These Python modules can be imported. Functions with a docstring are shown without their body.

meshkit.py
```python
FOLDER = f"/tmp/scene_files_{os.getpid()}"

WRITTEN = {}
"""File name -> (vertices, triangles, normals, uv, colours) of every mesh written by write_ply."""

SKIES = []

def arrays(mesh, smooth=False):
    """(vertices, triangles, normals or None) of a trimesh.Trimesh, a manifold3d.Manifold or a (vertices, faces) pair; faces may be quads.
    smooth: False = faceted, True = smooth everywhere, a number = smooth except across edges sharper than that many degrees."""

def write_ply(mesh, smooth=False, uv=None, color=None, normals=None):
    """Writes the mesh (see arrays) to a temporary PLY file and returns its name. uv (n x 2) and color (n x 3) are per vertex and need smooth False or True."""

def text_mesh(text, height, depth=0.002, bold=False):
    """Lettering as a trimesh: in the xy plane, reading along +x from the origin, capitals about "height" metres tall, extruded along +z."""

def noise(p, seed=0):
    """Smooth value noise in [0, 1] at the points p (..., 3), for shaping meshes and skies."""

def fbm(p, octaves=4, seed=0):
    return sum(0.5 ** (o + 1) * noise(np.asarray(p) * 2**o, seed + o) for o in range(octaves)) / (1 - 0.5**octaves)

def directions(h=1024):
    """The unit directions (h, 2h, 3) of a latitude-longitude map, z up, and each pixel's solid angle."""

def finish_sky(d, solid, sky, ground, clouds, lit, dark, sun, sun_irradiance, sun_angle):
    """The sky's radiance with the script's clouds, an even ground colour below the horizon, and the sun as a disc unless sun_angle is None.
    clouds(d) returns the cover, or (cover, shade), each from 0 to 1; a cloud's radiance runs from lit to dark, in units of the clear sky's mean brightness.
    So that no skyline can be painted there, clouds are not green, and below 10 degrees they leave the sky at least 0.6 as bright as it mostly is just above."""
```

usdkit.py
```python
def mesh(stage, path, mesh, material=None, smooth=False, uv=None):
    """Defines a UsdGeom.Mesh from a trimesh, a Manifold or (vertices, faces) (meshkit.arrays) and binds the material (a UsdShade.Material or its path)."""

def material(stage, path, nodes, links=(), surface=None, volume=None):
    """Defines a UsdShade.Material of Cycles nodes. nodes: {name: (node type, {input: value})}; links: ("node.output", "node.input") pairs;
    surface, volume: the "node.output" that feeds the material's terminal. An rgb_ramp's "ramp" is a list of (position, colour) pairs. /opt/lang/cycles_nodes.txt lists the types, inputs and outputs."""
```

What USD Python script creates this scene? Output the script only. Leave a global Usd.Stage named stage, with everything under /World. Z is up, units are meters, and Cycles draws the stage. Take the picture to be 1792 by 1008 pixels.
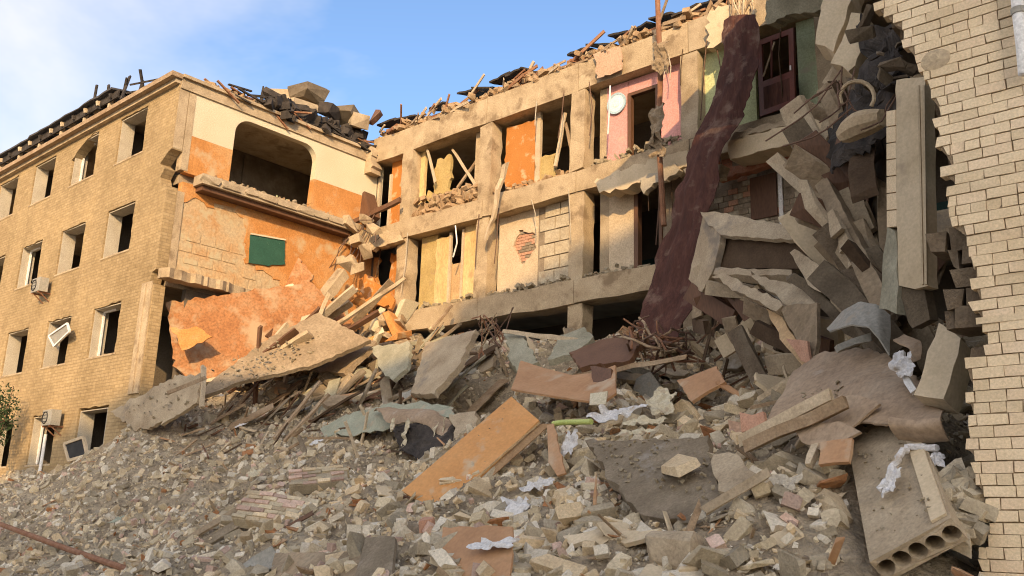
import math, random
import numpy as np, trimesh, usdkit, meshkit
from shapely.geometry import Polygon, Point as Point_, box as sbox
from shapely.ops import unary_union
from scipy.interpolate import RBFInterpolator
from scipy.spatial import ConvexHull
from pxr import Usd, UsdGeom, UsdLux, UsdShade, Gf, Sdf, Vt

stage = Usd.Stage.CreateInMemory()
UsdGeom.SetStageUpAxis(stage, UsdGeom.Tokens.z)
UsdGeom.SetStageMetersPerUnit(stage, 1.0)
World = UsdGeom.Xform.Define(stage, '/World'); stage.SetDefaultPrim(World.GetPrim())
UsdGeom.Scope.Define(stage, '/World/Looks')
mat_ = usdkit.material

# ---------------------------------------------------------------- camera
FPX = 1660.0
PITCH, ROLL, AZ = map(math.radians, (14.5, 1.78, 132.1))
EYE = np.array([0, 0, 1.6])
CF = np.array([math.cos(AZ) * math.cos(PITCH), math.sin(AZ) * math.cos(PITCH), math.sin(PITCH)])
r0 = np.array([math.sin(AZ), -math.cos(AZ), 0.0]); u0 = np.cross(r0, CF)
CR = r0 * math.cos(ROLL) + u0 * math.sin(ROLL); CU = np.cross(CR, CF)
cam = UsdGeom.Camera.Define(stage, '/World/camera')
cam.AddTransformOp().Set(Gf.Matrix4d(*CR, 0, *CU, 0, *(-CF), 0, *EYE, 1))
cam.CreateFocalLengthAttr(36.0 * FPX / 1792); cam.CreateHorizontalApertureAttr(36.0); cam.CreateVerticalApertureAttr(36.0 * 9 / 16)
cam.CreateClippingRangeAttr(Gf.Vec2f(0.1, 5000))
cam.CreateExposureAttr(1.38)

# ---------------------------------------------------------------- sky and sun
SUN_EL = math.radians(22.0)
sun_h = np.array([0.62, -0.78]); sun_h /= np.linalg.norm(sun_h)
SUN = np.array([*(sun_h * math.cos(SUN_EL)), math.sin(SUN_EL)])
dome = UsdLux.DomeLight.Define(stage, '/World/sky')
skym = mat_(stage, '/World/Looks/sky', {
    'tc': ('texture_coordinate', {}),
    'map': ('mapping', {'scale': (1.0, 1.0, 2.0), 'location': (0.3, 0.1, 0.0)}),
    'n': ('noise_texture', {'scale': 2.1, 'detail': 7.0, 'roughness': 0.55, 'distortion': 0.3}),
    'dot': ('vector_math', {'math_type': 'dot_product', 'vector2': (-0.70, -0.71, 0.0)}), 'lm': ('map_range', {'from_min': 0.0, 'from_max': 0.45, 'to_min': -0.30, 'to_max': 0.17, 'clamp': True}),
    'ad': ('math', {'math_type': 'add'}),
    'cl': ('map_range', {'from_min': 0.38, 'from_max': 0.75, 'to_min': 0.0, 'to_max': 0.85, 'clamp': True}),
    's': ('sky_texture', {'sky_type': 'single_scattering', 'sun_disc': False, 'sun_elevation': SUN_EL, 'sun_rotation': math.atan2(SUN[0], SUN[1]), 'air_density': 1.0, 'aerosol_density': 3.2, 'ozone_density': 3.5}),
    'm': ('mix_color', {'b': (3.9, 3.75, 3.8)}),
    'bg': ('background_shader', {'strength': 0.115})},
    [('tc.generated', 'map.vector'), ('map.vector', 'n.vector'), ('tc.generated', 'dot.vector1'), ('dot.value', 'lm.value'), ('n.fac', 'ad.value1'), ('lm.result', 'ad.value2'),
     ('ad.value', 'cl.value'), ('cl.result', 'm.fac'), ('s.color', 'm.a'), ('m.result', 'bg.color')], surface='bg.background')
UsdShade.MaterialBindingAPI.Apply(dome.GetPrim()).Bind(skym)
dome.GetPrim().SetCustomDataByKey('kind', 'structure')
dome.GetPrim().SetCustomDataByKey('label', 'blue evening sky with pale cloud on the left')
sun = UsdLux.DistantLight.Define(stage, '/World/sun')
sun.CreateNormalizeAttr(True); sun.CreateIntensityAttr(0.55); sun.CreateAngleAttr(0.5); sun.CreateColorAttr(Gf.Vec3f(1.0, 0.68, 0.34))
zz = SUN; xx = np.cross([0, 0, 1.0], zz); xx /= np.linalg.norm(xx); yy = np.cross(zz, xx)
sun.AddTransformOp().Set(Gf.Matrix4d(*xx, 0, *yy, 0, *zz, 0, 0, 0, 40, 1))

# ---------------------------------------------------------------- helpers
rng = np.random.default_rng(7)
COUNT = {}
def numbered(parent, name):
    k = (parent, name); n = COUNT.get(k, 0); COUNT[k] = n + 1
    return name if n == 0 else f'{name}_{n:03d}'
def ray(u, v): return (u - 896) * CR - (v - 504) * CU + FPX * CF
def at(u, v, Y):
    d = ray(u, v); return EYE + d * (Y / d[1])
def atx(u, v, X):
    d = ray(u, v); return EYE + d * (X / d[0])
def proj(P):
    P = np.asarray(P, float) - EYE; z = P @ CF
    return 896 + FPX * (P @ CR) / z, 504 - FPX * (P @ CU) / z
def pts(l): return np.array([at(*q) for q in l])
def join(ms):
    vs, fs, n = [], [], 0
    for m in ms:
        v, f = (np.asarray(m.vertices), np.asarray(m.faces)) if hasattr(m, 'vertices') else m
        vs.append(v); fs.append(np.asarray(f) + n); n += len(v)
    return np.vstack(vs), np.vstack(fs)
def M(m): return (np.asarray(m.vertices), np.asarray(m.faces)) if hasattr(m, 'vertices') else m
def setd(p, label=None, cat=None, group=None, kind=None):
    for k, t in (('label', label), ('category', cat), ('group', group), ('kind', kind)):
        if t: p.SetCustomDataByKey(k, t)
class Thing:
    def __init__(s, name, label, cat, base, group=None, kind=None):
        s.path = '/World/' + numbered('/World', name); s.base = np.asarray(base, float)
        x = UsdGeom.Xform.Define(stage, s.path); x.AddTranslateOp().Set(Gf.Vec3d(*s.base)); setd(x.GetPrim(), label, cat, group, kind)
    def part(s, name, mesh, material, parent=None, label=None, smooth=False, kind=None):
        par = parent or s.path; path = par + '/' + numbered(par, name)
        v, f = M(mesh); m = usdkit.mesh(stage, path, (v - s.base, f), material, smooth); setd(m.GetPrim(), label, None, None, kind)
        return path
def single(name, mesh, material, label, cat, group=None, kind=None, smooth=False):
    v, f = M(mesh); b = np.array([*(v.min(0) + v.max(0))[:2] / 2, v[:, 2].min()])
    path = '/World/' + numbered('/World', name)
    m = usdkit.mesh(stage, path, (v - b, f), material, smooth); m.AddTranslateOp().Set(Gf.Vec3d(*b)); setd(m.GetPrim(), label, cat, group, kind)
    return path
# --- shapes
BF = np.array([[0,2,1],[0,3,2],[4,5,6],[4,6,7],[0,1,5],[0,5,4],[1,2,6],[1,6,5],[2,3,7],[2,7,6],[3,0,4],[3,4,7]])
def bx(x0, x1, y0, y1, z0, z1):
    return np.array([[x0,y0,z0],[x1,y0,z0],[x1,y1,z0],[x0,y1,z0],[x0,y0,z1],[x1,y0,z1],[x1,y1,z1],[x0,y1,z1]], float), BF.copy()
def timber(a, b, w, h, up=(0, 0, 1), rough=0.0, seed=0):
    a, b = np.asarray(a, float), np.asarray(b, float); d = b - a; L = np.linalg.norm(d); d /= L
    s = np.cross(d, up); s /= max(np.linalg.norm(s), 1e-9); t = np.cross(s, d)
    q = [(-1,-1),(1,-1),(1,1),(-1,1)]; g = np.random.default_rng(seed)
    n = 1 if rough == 0 else max(2, int(L / 0.35)); v = []; f = []
    for i in range(n + 1):
        c = a + d * L * i / n + (g.normal(0, rough, 3) if rough else 0)
        e = d * 0
        for (p, r) in q:
            if rough and i in (0, n): e = d * g.normal(0, 2.5 * rough)
            v.append(c + s * p * w / 2 + t * r * h / 2 + e + (g.normal(0, rough * .6, 3) if rough else 0))
    for i in range(n):
        for k in range(4):
            p, r = i * 4 + k, i * 4 + (k + 1) % 4
            f += [[p, r, r + 4], [p, r + 4, p + 4]]
    f += [[0, 2, 1], [0, 3, 2], [4*n, 4*n+1, 4*n+2], [4*n, 4*n+2, 4*n+3]]
    return np.array(v), np.array(f)
def tube(P, r, n=6):
    P = np.asarray(P, float); r = np.broadcast_to(r, len(P)); v, f = [], []
    for i, c in enumerate(P):
        d = P[min(i + 1, len(P) - 1)] - P[max(i - 1, 0)]; d /= np.linalg.norm(d) + 1e-9
        a = np.cross(d, [0.3, 0.2, 0.93]); a /= np.linalg.norm(a); b = np.cross(d, a)
        for k in range(n):
            t = 2 * math.pi * k / n; v.append(c + r[i] * (a * math.cos(t) + b * math.sin(t)))
    for i in range(len(P) - 1):
        for k in range(n):
            p, q = i * n + k, i * n + (k + 1) % n; f += [[p, q, q + n], [p, q + n, p + n]]
    for k in range(1, n - 1): f += [[0, k + 1, k], [(len(P)-1)*n, (len(P)-1)*n + k, (len(P)-1)*n + k + 1]]
    return np.array(v), np.array(f)
def jagpoly(poly, jag, step=0.14, seed=0):
    if jag <= 0: return poly
    g = np.random.default_rng(seed); c = np.array(poly.exterior.coords)[:-1]; o = []
    for i in range(len(c)):
        a, b = c[i], c[(i + 1) % len(c)]; n = max(1, int(np.linalg.norm(b - a) / step))
        for k in range(n): o.append(a + (b - a) * k / n + g.normal(0, jag, 2))
    p = Polygon(o).buffer(0)
    if p.geom_type != 'Polygon': p = max(p.geoms, key=lambda x: x.area)
    return p
def flat(P, thick, jag=0.0, seed=0, step=0.14, flip=False, holes=None, bend=0.0):
    """a plate through the corners P, its thickness going away from the viewer"""
    P = np.asarray(P, float); c = P.mean(0); _, _, Vt_ = np.linalg.svd(P - c); n = Vt_[2]
    if np.dot(n, c - EYE) < 0: n = -n
    if flip: n = -n
    e1 = P[1] - P[0]; e1 -= n * (e1 @ n); e1 /= np.linalg.norm(e1); e2 = np.cross(n, e1)
    poly = Polygon(np.stack([(P - c) @ e1, (P - c) @ e2], 1)).buffer(0)
    if poly.geom_type != 'Polygon': poly = max(poly.geoms, key=lambda x: x.area)
    poly = jagpoly(poly, jag, step, seed)
    m = trimesh.creation.extrude_polygon(poly, thick)
    v = np.asarray(m.vertices)
    if jag > 0:
        g = meshkit.noise(v * np.array([5, 5, 5]) + seed) - .5; v = v.copy(); v[:, 2] += g * jag * 0.9 * (v[:, 2] > 0.0)
    if bend:
        ex = v[:, 0]; v = v.copy(); v[:, 2] += bend * (ex / (np.abs(ex).max() + 1e-9)) ** 2
    return c + v[:, :1] * e1 + v[:, 1:2] * e2 + v[:, 2:3] * n, np.asarray(m.faces)
def slab(l, thick, **k): return flat(pts(l), thick, **k)
def chunk(size, seed, n=17):
    g = np.random.default_rng(seed); p = g.uniform(-.5, .5, (n, 3)); p = np.sign(p) * np.abs(p * 2) ** .33 / 2 + g.normal(0, .03, (n, 3))
    h = ConvexHull(p); idx = np.unique(h.simplices); re = {k: i for i, k in enumerate(idx)}
    v = p[idx]; f = np.array([[re[k] for k in s] for s in h.simplices])
    c = v.mean(0); nn = np.cross(v[f[:, 1]] - v[f[:, 0]], v[f[:, 2]] - v[f[:, 0]]); fl = ((v[f[:, 0]] - c) * nn).sum(1) < 0; f[fl] = f[fl][:, ::-1]
    return v * np.asarray(size), f
def brickbit(size, seed):
    """a brick with knocked corners, one end often snapped off"""
    g = np.random.default_rng(seed); s = np.array([[a, b, c] for a in (-.5, .5) for b in (-.5, .5) for c in (-.5, .5)], float)
    v = []
    for k in s:
        if g.random() < .4:
            for ax in range(3):
                e = k.copy(); e[ax] *= 1 - 2 * g.uniform(.1, .3); v.append(e)
        else: v.append(k)
    v = np.array(v); v[:, 0] += (v[:, 0] > 0) * (v[:, 1] * g.uniform(-.4, .4) + v[:, 2] * g.uniform(-.4, .4))
    h = ConvexHull(v); idx = np.unique(h.simplices); re = {k: i for i, k in enumerate(idx)}
    p = v[idx]; f = np.array([[re[k] for k in q] for q in h.simplices]); c = p.mean(0)
    nn = np.cross(p[f[:, 1]] - p[f[:, 0]], p[f[:, 2]] - p[f[:, 0]]); fl = ((p[f[:, 0]] - c) * nn).sum(1) < 0; f[fl] = f[fl][:, ::-1]
    return p * np.asarray(size), f
def rotm(g, flatness=1.0):
    a = g.uniform(0, 2 * math.pi); t = g.normal(0, .5) * flatness; q = g.normal(0, .5) * flatness
    return trimesh.transformations.euler_matrix(t, q, a)[:3, :3]
def solid(G, th):
    """a closed sheet from a grid of points"""
    nu, nv = G.shape[:2]; du = np.gradient(G, axis=0); dv = np.gradient(G, axis=1); n = np.cross(du, dv); n /= np.linalg.norm(n, axis=2, keepdims=True) + 1e-9
    v = np.vstack([(G + n * th / 2).reshape(-1, 3), (G - n * th / 2).reshape(-1, 3)]); N = nu * nv; f = []
    I = lambda i, j: i * nv + j
    for i in range(nu - 1):
        for j in range(nv - 1):
            a, b, c, d = I(i, j), I(i + 1, j), I(i + 1, j + 1), I(i, j + 1); f += [[a, b, c], [a, c, d], [N + a, N + c, N + b], [N + a, N + d, N + c]]
    ring = [I(i, 0) for i in range(nu)] + [I(nu - 1, j) for j in range(1, nv)] + [I(i, nv - 1) for i in range(nu - 2, -1, -1)] + [I(0, j) for j in range(nv - 2, 0, -1)]
    for k in range(len(ring)):
        a, b = ring[k], ring[(k + 1) % len(ring)]; f += [[a, N + a, N + b], [a, N + b, b]]
    return v, np.array(f)
def resample(P, n):
    P = np.asarray(P, float); s = np.r_[0, np.cumsum(np.linalg.norm(np.diff(P, axis=0), axis=1))]; t = np.linspace(0, s[-1], n)
    return np.stack([np.interp(t, s, P[:, k]) for k in range(3)], 1)
def sheet(top, bot, nu=24, nv=12, th=0.01, noise=0.05, freq=2.0, seed=0, bulge=(0, 0, 0), edge=0.0):
    """a bent sheet between two polylines of world points"""
    A, B = resample(top, nu), resample(bot, nu); t = np.linspace(0, 1, nv)[None, :, None]
    G = A[:, None] * (1 - t) + B[:, None] * t
    G = G + np.asarray(bulge) * (4 * t * (1 - t))
    n = np.stack([meshkit.fbm(G * freq + 17.3 * k + seed, 3, seed + k) - .5 for k in range(3)], -1)
    G = G + n * noise * 2
    if edge:
        g = np.random.default_rng(seed); d = (B - A); d /= np.linalg.norm(d, axis=1, keepdims=True)
        G[:, 0] += d * g.normal(0, edge, (nu, 1)); G[:, -1] += d * g.normal(0, edge, (nu, 1))
    return solid(G, th)
def rag(c, size, seed, normal=(0, -.5, .85), ax=(1, 0, 0), th=0.006, crump=.35, n=16):
    g = np.random.default_rng(seed); nrm = np.asarray(normal, float); nrm /= np.linalg.norm(nrm); a = np.asarray(ax, float); a -= nrm * (a @ nrm); a /= np.linalg.norm(a); b = np.cross(nrm, a)
    s = np.linspace(-1, 1, n); X, Y = np.meshgrid(s, s, indexing='ij'); ang = np.arctan2(Y, X)
    rad = 1 + .25 * np.sin(2 * ang + g.uniform(0, 6)) + .18 * np.sin(5 * ang + g.uniform(0, 6)); k = (np.abs(X) ** 4 + np.abs(Y) ** 4) ** -.0
    q = np.stack([X * rad * size[0] / 2, Y * rad * size[1] / 2, 0 * X], -1)
    h = (np.abs(meshkit.fbm(q * 3.2 / max(size) + seed * 3.1, 4, seed) - .5) * 2) * crump * max(size) * 1.3
    lat = meshkit.fbm(q * 2.5 / max(size) + 50 + seed, 3, seed + 5) - .5
    G = np.asarray(c) + a * (q[..., :1] + lat[..., None] * .3 * size[0]) + b * q[..., 1:2] + nrm * h[..., None]
    return solid(G, th)

# ---------------------------------------------------------------- materials
LK = {}
def mk(name, cols, scale=2.0, fine=25.0, bump=0.25, rough=0.9, stretch=(1, 1, 1), isl=0.0, inst=0.0, fmul=0.35, spec=0.3, metal=0.0, bdist=0.03, detail=6.0, dirt=None):
    """procedural material: colours cols run along a noise, a finer noise grains it and raises it"""
    n = {'g': ('geometry', {}), 'mp': ('mapping', {'scale': stretch}), 'n1': ('noise_texture', {'scale': scale, 'detail': detail, 'roughness': .6}),
         'r': ('rgb_ramp', {'ramp': [(0.28 + 0.44 * i / max(1, len(cols) - 1), c) for i, c in enumerate(cols)]}),
         'n2': ('noise_texture', {'scale': fine, 'detail': 5.0, 'roughness': .65}),
         'mr': ('map_range', {'from_min': .25, 'from_max': .75, 'to_min': 1 - fmul, 'to_max': 1 + fmul * .6, 'clamp': True}),
         'cc': ('combine_color', {}), 'mul': ('mix_color', {'blend_type': 'multiply', 'fac': 1.0, 'use_clamp': False}),
         'b': ('bump', {'strength': bump, 'distance': bdist}), 'p': ('principled_bsdf', {'roughness': rough, 'specular_ior_level': spec, 'metallic': metal})}
    l = [('g.position', 'mp.vector'), ('mp.vector', 'n1.vector'), ('n1.fac', 'r.fac'), ('mp.vector', 'n2.vector'), ('n2.fac', 'mr.value'), ('mr.result', 'cc.r'), ('mr.result', 'cc.g'), ('mr.result', 'cc.b'),
         ('r.color', 'mul.a'), ('cc.color', 'mul.b'), ('n2.fac', 'b.height'), ('b.normal', 'p.normal')]
    last = 'mul.result'
    if isl or inst:
        n['rr'] = ('map_range', {'to_min': 1 - (isl or inst), 'to_max': 1 + (isl or inst) * .8}); n['c3'] = ('combine_color', {}); n['m3'] = ('mix_color', {'blend_type': 'multiply', 'fac': 1.0, 'use_clamp': False})
        if inst: n['oi'] = ('object_info', {}); l.append(('oi.random', 'rr.value'))
        else: l.append(('g.random_per_island', 'rr.value'))
        l += [('rr.result', 'c3.r'), ('rr.result', 'c3.g'), ('rr.result', 'c3.b'), (last, 'm3.a'), ('c3.color', 'm3.b')]; last = 'm3.result'
    if dirt:
        n['nd'] = ('noise_texture', {'scale': dirt[1], 'detail': 8.0, 'roughness': .62}); n['dr'] = ('map_range', {'from_min': dirt[2], 'from_max': dirt[2] + .12, 'clamp': True}); n['md'] = ('mix_color', {'b': dirt[0]})
        n['mv'] = ('mapping', {'location': (5.3, 2.1, 7.7)})
        l += [('g.position', 'mv.vector'), ('mv.vector', 'nd.vector'), ('nd.fac', 'dr.value'), ('dr.result', 'md.fac'), (last, 'md.a')]; last = 'md.result'
    l.append((last, 'p.base_color'))
    LK[name] = mat_(stage, '/World/Looks/' + name, n, l, surface='p.BSDF'); return LK[name]
mk('concrete', [(.26,.19,.115),(.38,.295,.19),(.47,.375,.25)], 1.6, 30, .35, dirt=((.20,.165,.125), 1.1, .58))
mk('concrete_warm', [(.30,.22,.13),(.41,.31,.19),(.48,.375,.24)], 1.6, 26, .45, dirt=((.22,.155,.09), 1.5, .54))
mk('concrete_pale', [(.46,.355,.22),(.55,.435,.28),(.61,.49,.33)], 1.5, 26, .12, fmul=.2, dirt=((.36,.28,.19), 1.6, .6))
mk('concrete_grey', [(.16,.12,.075),(.22,.17,.11),(.29,.23,.155)], 2.5, 28, .6, bdist=.05, dirt=((.30,.26,.21), 2.0, .6))
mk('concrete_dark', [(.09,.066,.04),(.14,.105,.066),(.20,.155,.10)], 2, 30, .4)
mk('rubble', [(0.384,0.297,0.178),(0.504,0.406,0.259),(0.605,0.499,0.334)], 3, 35, .5, inst=.30)
mk('rubble_isl', [(0.343,0.266,0.161),(0.453,0.364,0.232),(0.545,0.452,0.306)], 3, 35, .5, isl=.35)
mk('rubble_warm', [(0.464,0.338,0.194),(0.575,0.437,0.264),(0.635,0.510,0.334)], 3, 35, .5, inst=.30)
mk('rubble_gold', [(.40,.25,.13),(.50,.33,.18),(.55,.42,.26)], 3, 35, .5, isl=.3)
mk('rubble_grey', [(0.292,0.234,0.151),(0.393,0.322,0.215),(0.485,0.406,0.285)], 3, 35, .5, inst=.35)
mk('rubble_white', [(.50,.42,.30),(.60,.52,.39),(.68,.60,.47)], 3, 35, .5, inst=.2)
mk('rubble_dark', [(.14,.10,.06),(.20,.15,.10),(.28,.22,.15)], 3, 35, .5, inst=.3)
mk('rubble_rosy', [(.42,.27,.19),(.50,.34,.25),(.56,.42,.32)], 3, 35, .5, inst=.3)
mk('mound', [(0.252,0.187,0.113),(0.373,0.291,0.189),(0.485,0.395,0.269)], 1.2, 9, 1.0, bdist=.18, fmul=.55)
mk('ground', [(.20,.18,.15),(.27,.24,.20)], .3, 6, .5)
mk('brick_pale', [(.62,.47,.285),(.70,.545,.345),(.74,.59,.39)], 1.5, 45, .3, bdist=.012, fmul=.25, isl=.0)
mk('brick_pale_dull', [(.56,.42,.25),(.62,.48,.30),(.67,.53,.345)], 1.5, 45, .3, bdist=.012, fmul=.25)
mk('brick_pale_rosy', [(.60,.45,.275),(.68,.52,.335),(.72,.56,.375)], 1.5, 45, .3, bdist=.012, fmul=.25)
mk('mortar', [(.20,.14,.08),(.28,.205,.125)], 3, 40, .5)
mk('plaster_orange', [(.42,.175,.045),(.49,.22,.065),(.51,.30,.13)], 1.1, 22, .35, dirt=((.46,.33,.18), 1.1, .55))
mk('plaster_orange_deep', [(.40,.15,.03),(.47,.19,.045)], 1.1, 30, .2, dirt=((.56,.36,.2), 2.3, .55))
mk('plaster_salmon', [(.28,.12,.045),(.35,.155,.06),(.39,.22,.11)], 1.3, 14, .7, fmul=.5, dirt=((.38,.26,.15), 1.3, .52))
mk('plaster_peeled', [(.44,.23,.09),(.47,.32,.17),(.46,.36,.22)], 1.5, 14, .5, dirt=((.44,.36,.22), 2.2, .52))
mk('plaster_cream', [(.55,.46,.30),(.63,.54,.37)], .8, 30, .15, dirt=((.55,.42,.26), 1.4, .66))
mk('plaster_yellow', [(.48,.32,.13),(.58,.42,.19),(.62,.49,.27)], 1.4, 26, .25, stretch=(1, 1, .4), dirt=((.42,.28,.14), 2.2, .6))
mk('plaster_ochre', [(.36,.25,.09),(.46,.34,.14)], 2, 26, .2, dirt=((.30,.20,.11), 2.2, .58))
mk('rosy_patch', [(.44,.28,.18),(.48,.34,.23)], 1.5, 20, .3)
mk('plaster_pink', [(.58,.27,.235),(.64,.33,.29)], 1, 26, .15, dirt=((.50,.36,.28), 2.2, .63))
mk('plaster_green', [(.36,.42,.25),(.43,.48,.31)], 1, 26, .2, dirt=((.40,.36,.26), 1.8, .58))
mk('plaster_lime', [(.50,.55,.27),(.58,.62,.36)], 1.5, 26, .2)
mk('plaster_beige', [(.47,.36,.23),(.56,.45,.31)], 1.2, 26, .2, dirt=((.38,.28,.17), 1.8, .6))
mk('block_white', [(.44,.36,.245),(.54,.46,.33)], 2, 18, .6, isl=.12, dirt=((.32,.24,.15), 2.0, .55))
mk('brick_red', [(.36,.13,.065),(.46,.19,.10),(.50,.27,.17)], 4, 40, .4, isl=.25)
mk('brick_redpale', [(.42,.215,.13),(.50,.29,.19)], 4, 40, .4)
mk('masonry', [(.28,.21,.14),(.40,.31,.21),(.50,.41,.29)], 3, 30, .6, isl=.35)
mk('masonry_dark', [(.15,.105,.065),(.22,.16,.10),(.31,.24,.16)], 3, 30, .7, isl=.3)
mk('white_reveal', [(.38,.32,.235),(.47,.41,.31)], 2, 30, .15, dirt=((.45,.38,.28), 1.8, .6))
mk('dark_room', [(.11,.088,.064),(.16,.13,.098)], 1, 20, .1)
mk('teal_room', [(.035,.075,.065),(.055,.10,.085)], 2, 20, .2)
mk('board_green', [(.022,.075,.048),(.035,.10,.065)], 3, 30, .1, rough=.5, dirt=((.25,.30,.2), 4, .66))
mk('wood_brown', [(.10,.048,.024),(.15,.075,.04)], 3, 40, .2, rough=.55, stretch=(1, 1, .2))
mk('door_maroon', [(.105,.03,.02),(.15,.045,.03)], 3, 40, .15, rough=.45)
mk('veneer', [(.47,.215,.065),(.55,.265,.085),(.59,.31,.12)], 1.0, 18, .12, rough=.6, fmul=.2, dirt=((.48,.34,.20), 1.8, .57))
mk('veneer_dull', [(.33,.17,.075),(.40,.22,.105),(.43,.27,.15)], 1.2, 18, .15, rough=.6, fmul=.2, dirt=((.42,.31,.20), 2.0, .58))
mk('veneer_edge', [(.30,.18,.09),(.40,.26,.14)], 3, 30, .2)
mk('plywood', [(.42,.26,.12),(.52,.35,.18)], 2, 20, .15, rough=.7)
mk('timber', [(.30,.19,.10),(.42,.29,.17),(.52,.39,.25)], 3, 30, .4, isl=.25)
mk('timber_pale', [(.42,.32,.20),(.54,.43,.29)], 3, 30, .3)
mk('timber_red', [(.30,.12,.06),(.42,.20,.10),(.50,.30,.17)], 3, 30, .4, isl=.35)
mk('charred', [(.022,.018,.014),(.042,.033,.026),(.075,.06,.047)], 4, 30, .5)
mk('roof_felt', [(.055,.05,.05),(.085,.08,.078)], 2, 20, .3)
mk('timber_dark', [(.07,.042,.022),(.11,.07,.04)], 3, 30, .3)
mk('felt_brown', [(.048,.018,.012),(.078,.029,.019),(.12,.05,.033)], 2.6, 16, .8, stretch=(1.6, 1.6, .28), rough=.85, bdist=.03, dirt=((.17,.105,.075), 1.8, .55))
mk('linoleum', [(.26,.18,.11),(.33,.235,.15),(.38,.285,.19)], 1.3, 16, .25, rough=.75, dirt=((.42,.36,.29), 2.2, .6))
mk('dust_sheet', [(.20,.145,.085),(.285,.21,.13),(.36,.28,.18)], 1.3, 14, .5, bdist=.05)
mk('slab_mossy', [(.23,.21,.14),(.31,.285,.20),(.39,.36,.26)], 2, 24, .45)
mk('sheet_metal', [(.25,.23,.185),(.33,.305,.25)], 1.6, 24, .2, rough=.6, dirt=((.34,.28,.2), 3, .58))
mk('metal_green', [(.25,.26,.185),(.33,.335,.245)], 2, 24, .2, rough=.6, dirt=((.36,.29,.2), 3, .55))
mk('rust', [(.16,.065,.03),(.24,.11,.055),(.30,.17,.10)], 5, 50, .4, rough=.8)
mk('rebar', [(.10,.055,.035),(.17,.10,.065)], 5, 50, .3, rough=.8)
mk('white_cloth', [(.52,.49,.45),(.63,.61,.59)], 3, 30, .1, dirt=((.36,.29,.21), 5, .54))
mk('cream_cloth', [(.48,.41,.28),(.56,.50,.36)], 3, 30, .1, dirt=((.34,.26,.17), 5, .54))
mk('white_paint', [(.68,.65,.60),(.76,.74,.70)], 2, 30, .1, rough=.5)
mk('tube_lime', [(.36,.42,.10),(.45,.50,.16)], 3, 30, .1, rough=.4)
mk('clock_face', [(.60,.66,.68),(.68,.73,.74)], 3, 30, .05, rough=.4)
mk('clock_rim', [(.34,.46,.50),(.40,.52,.56)], 3, 30, .05, rough=.4)
mk('black_metal', [(.02,.02,.02),(.04,.038,.036)], 3, 30, .1)
mk('leaf', [(.035,.06,.018),(.06,.095,.03)], 3, 20, .1, isl=.4)
mk('city_block', [(.58,.54,.47),(.66,.62,.55)], .5, 8, .1)
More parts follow.
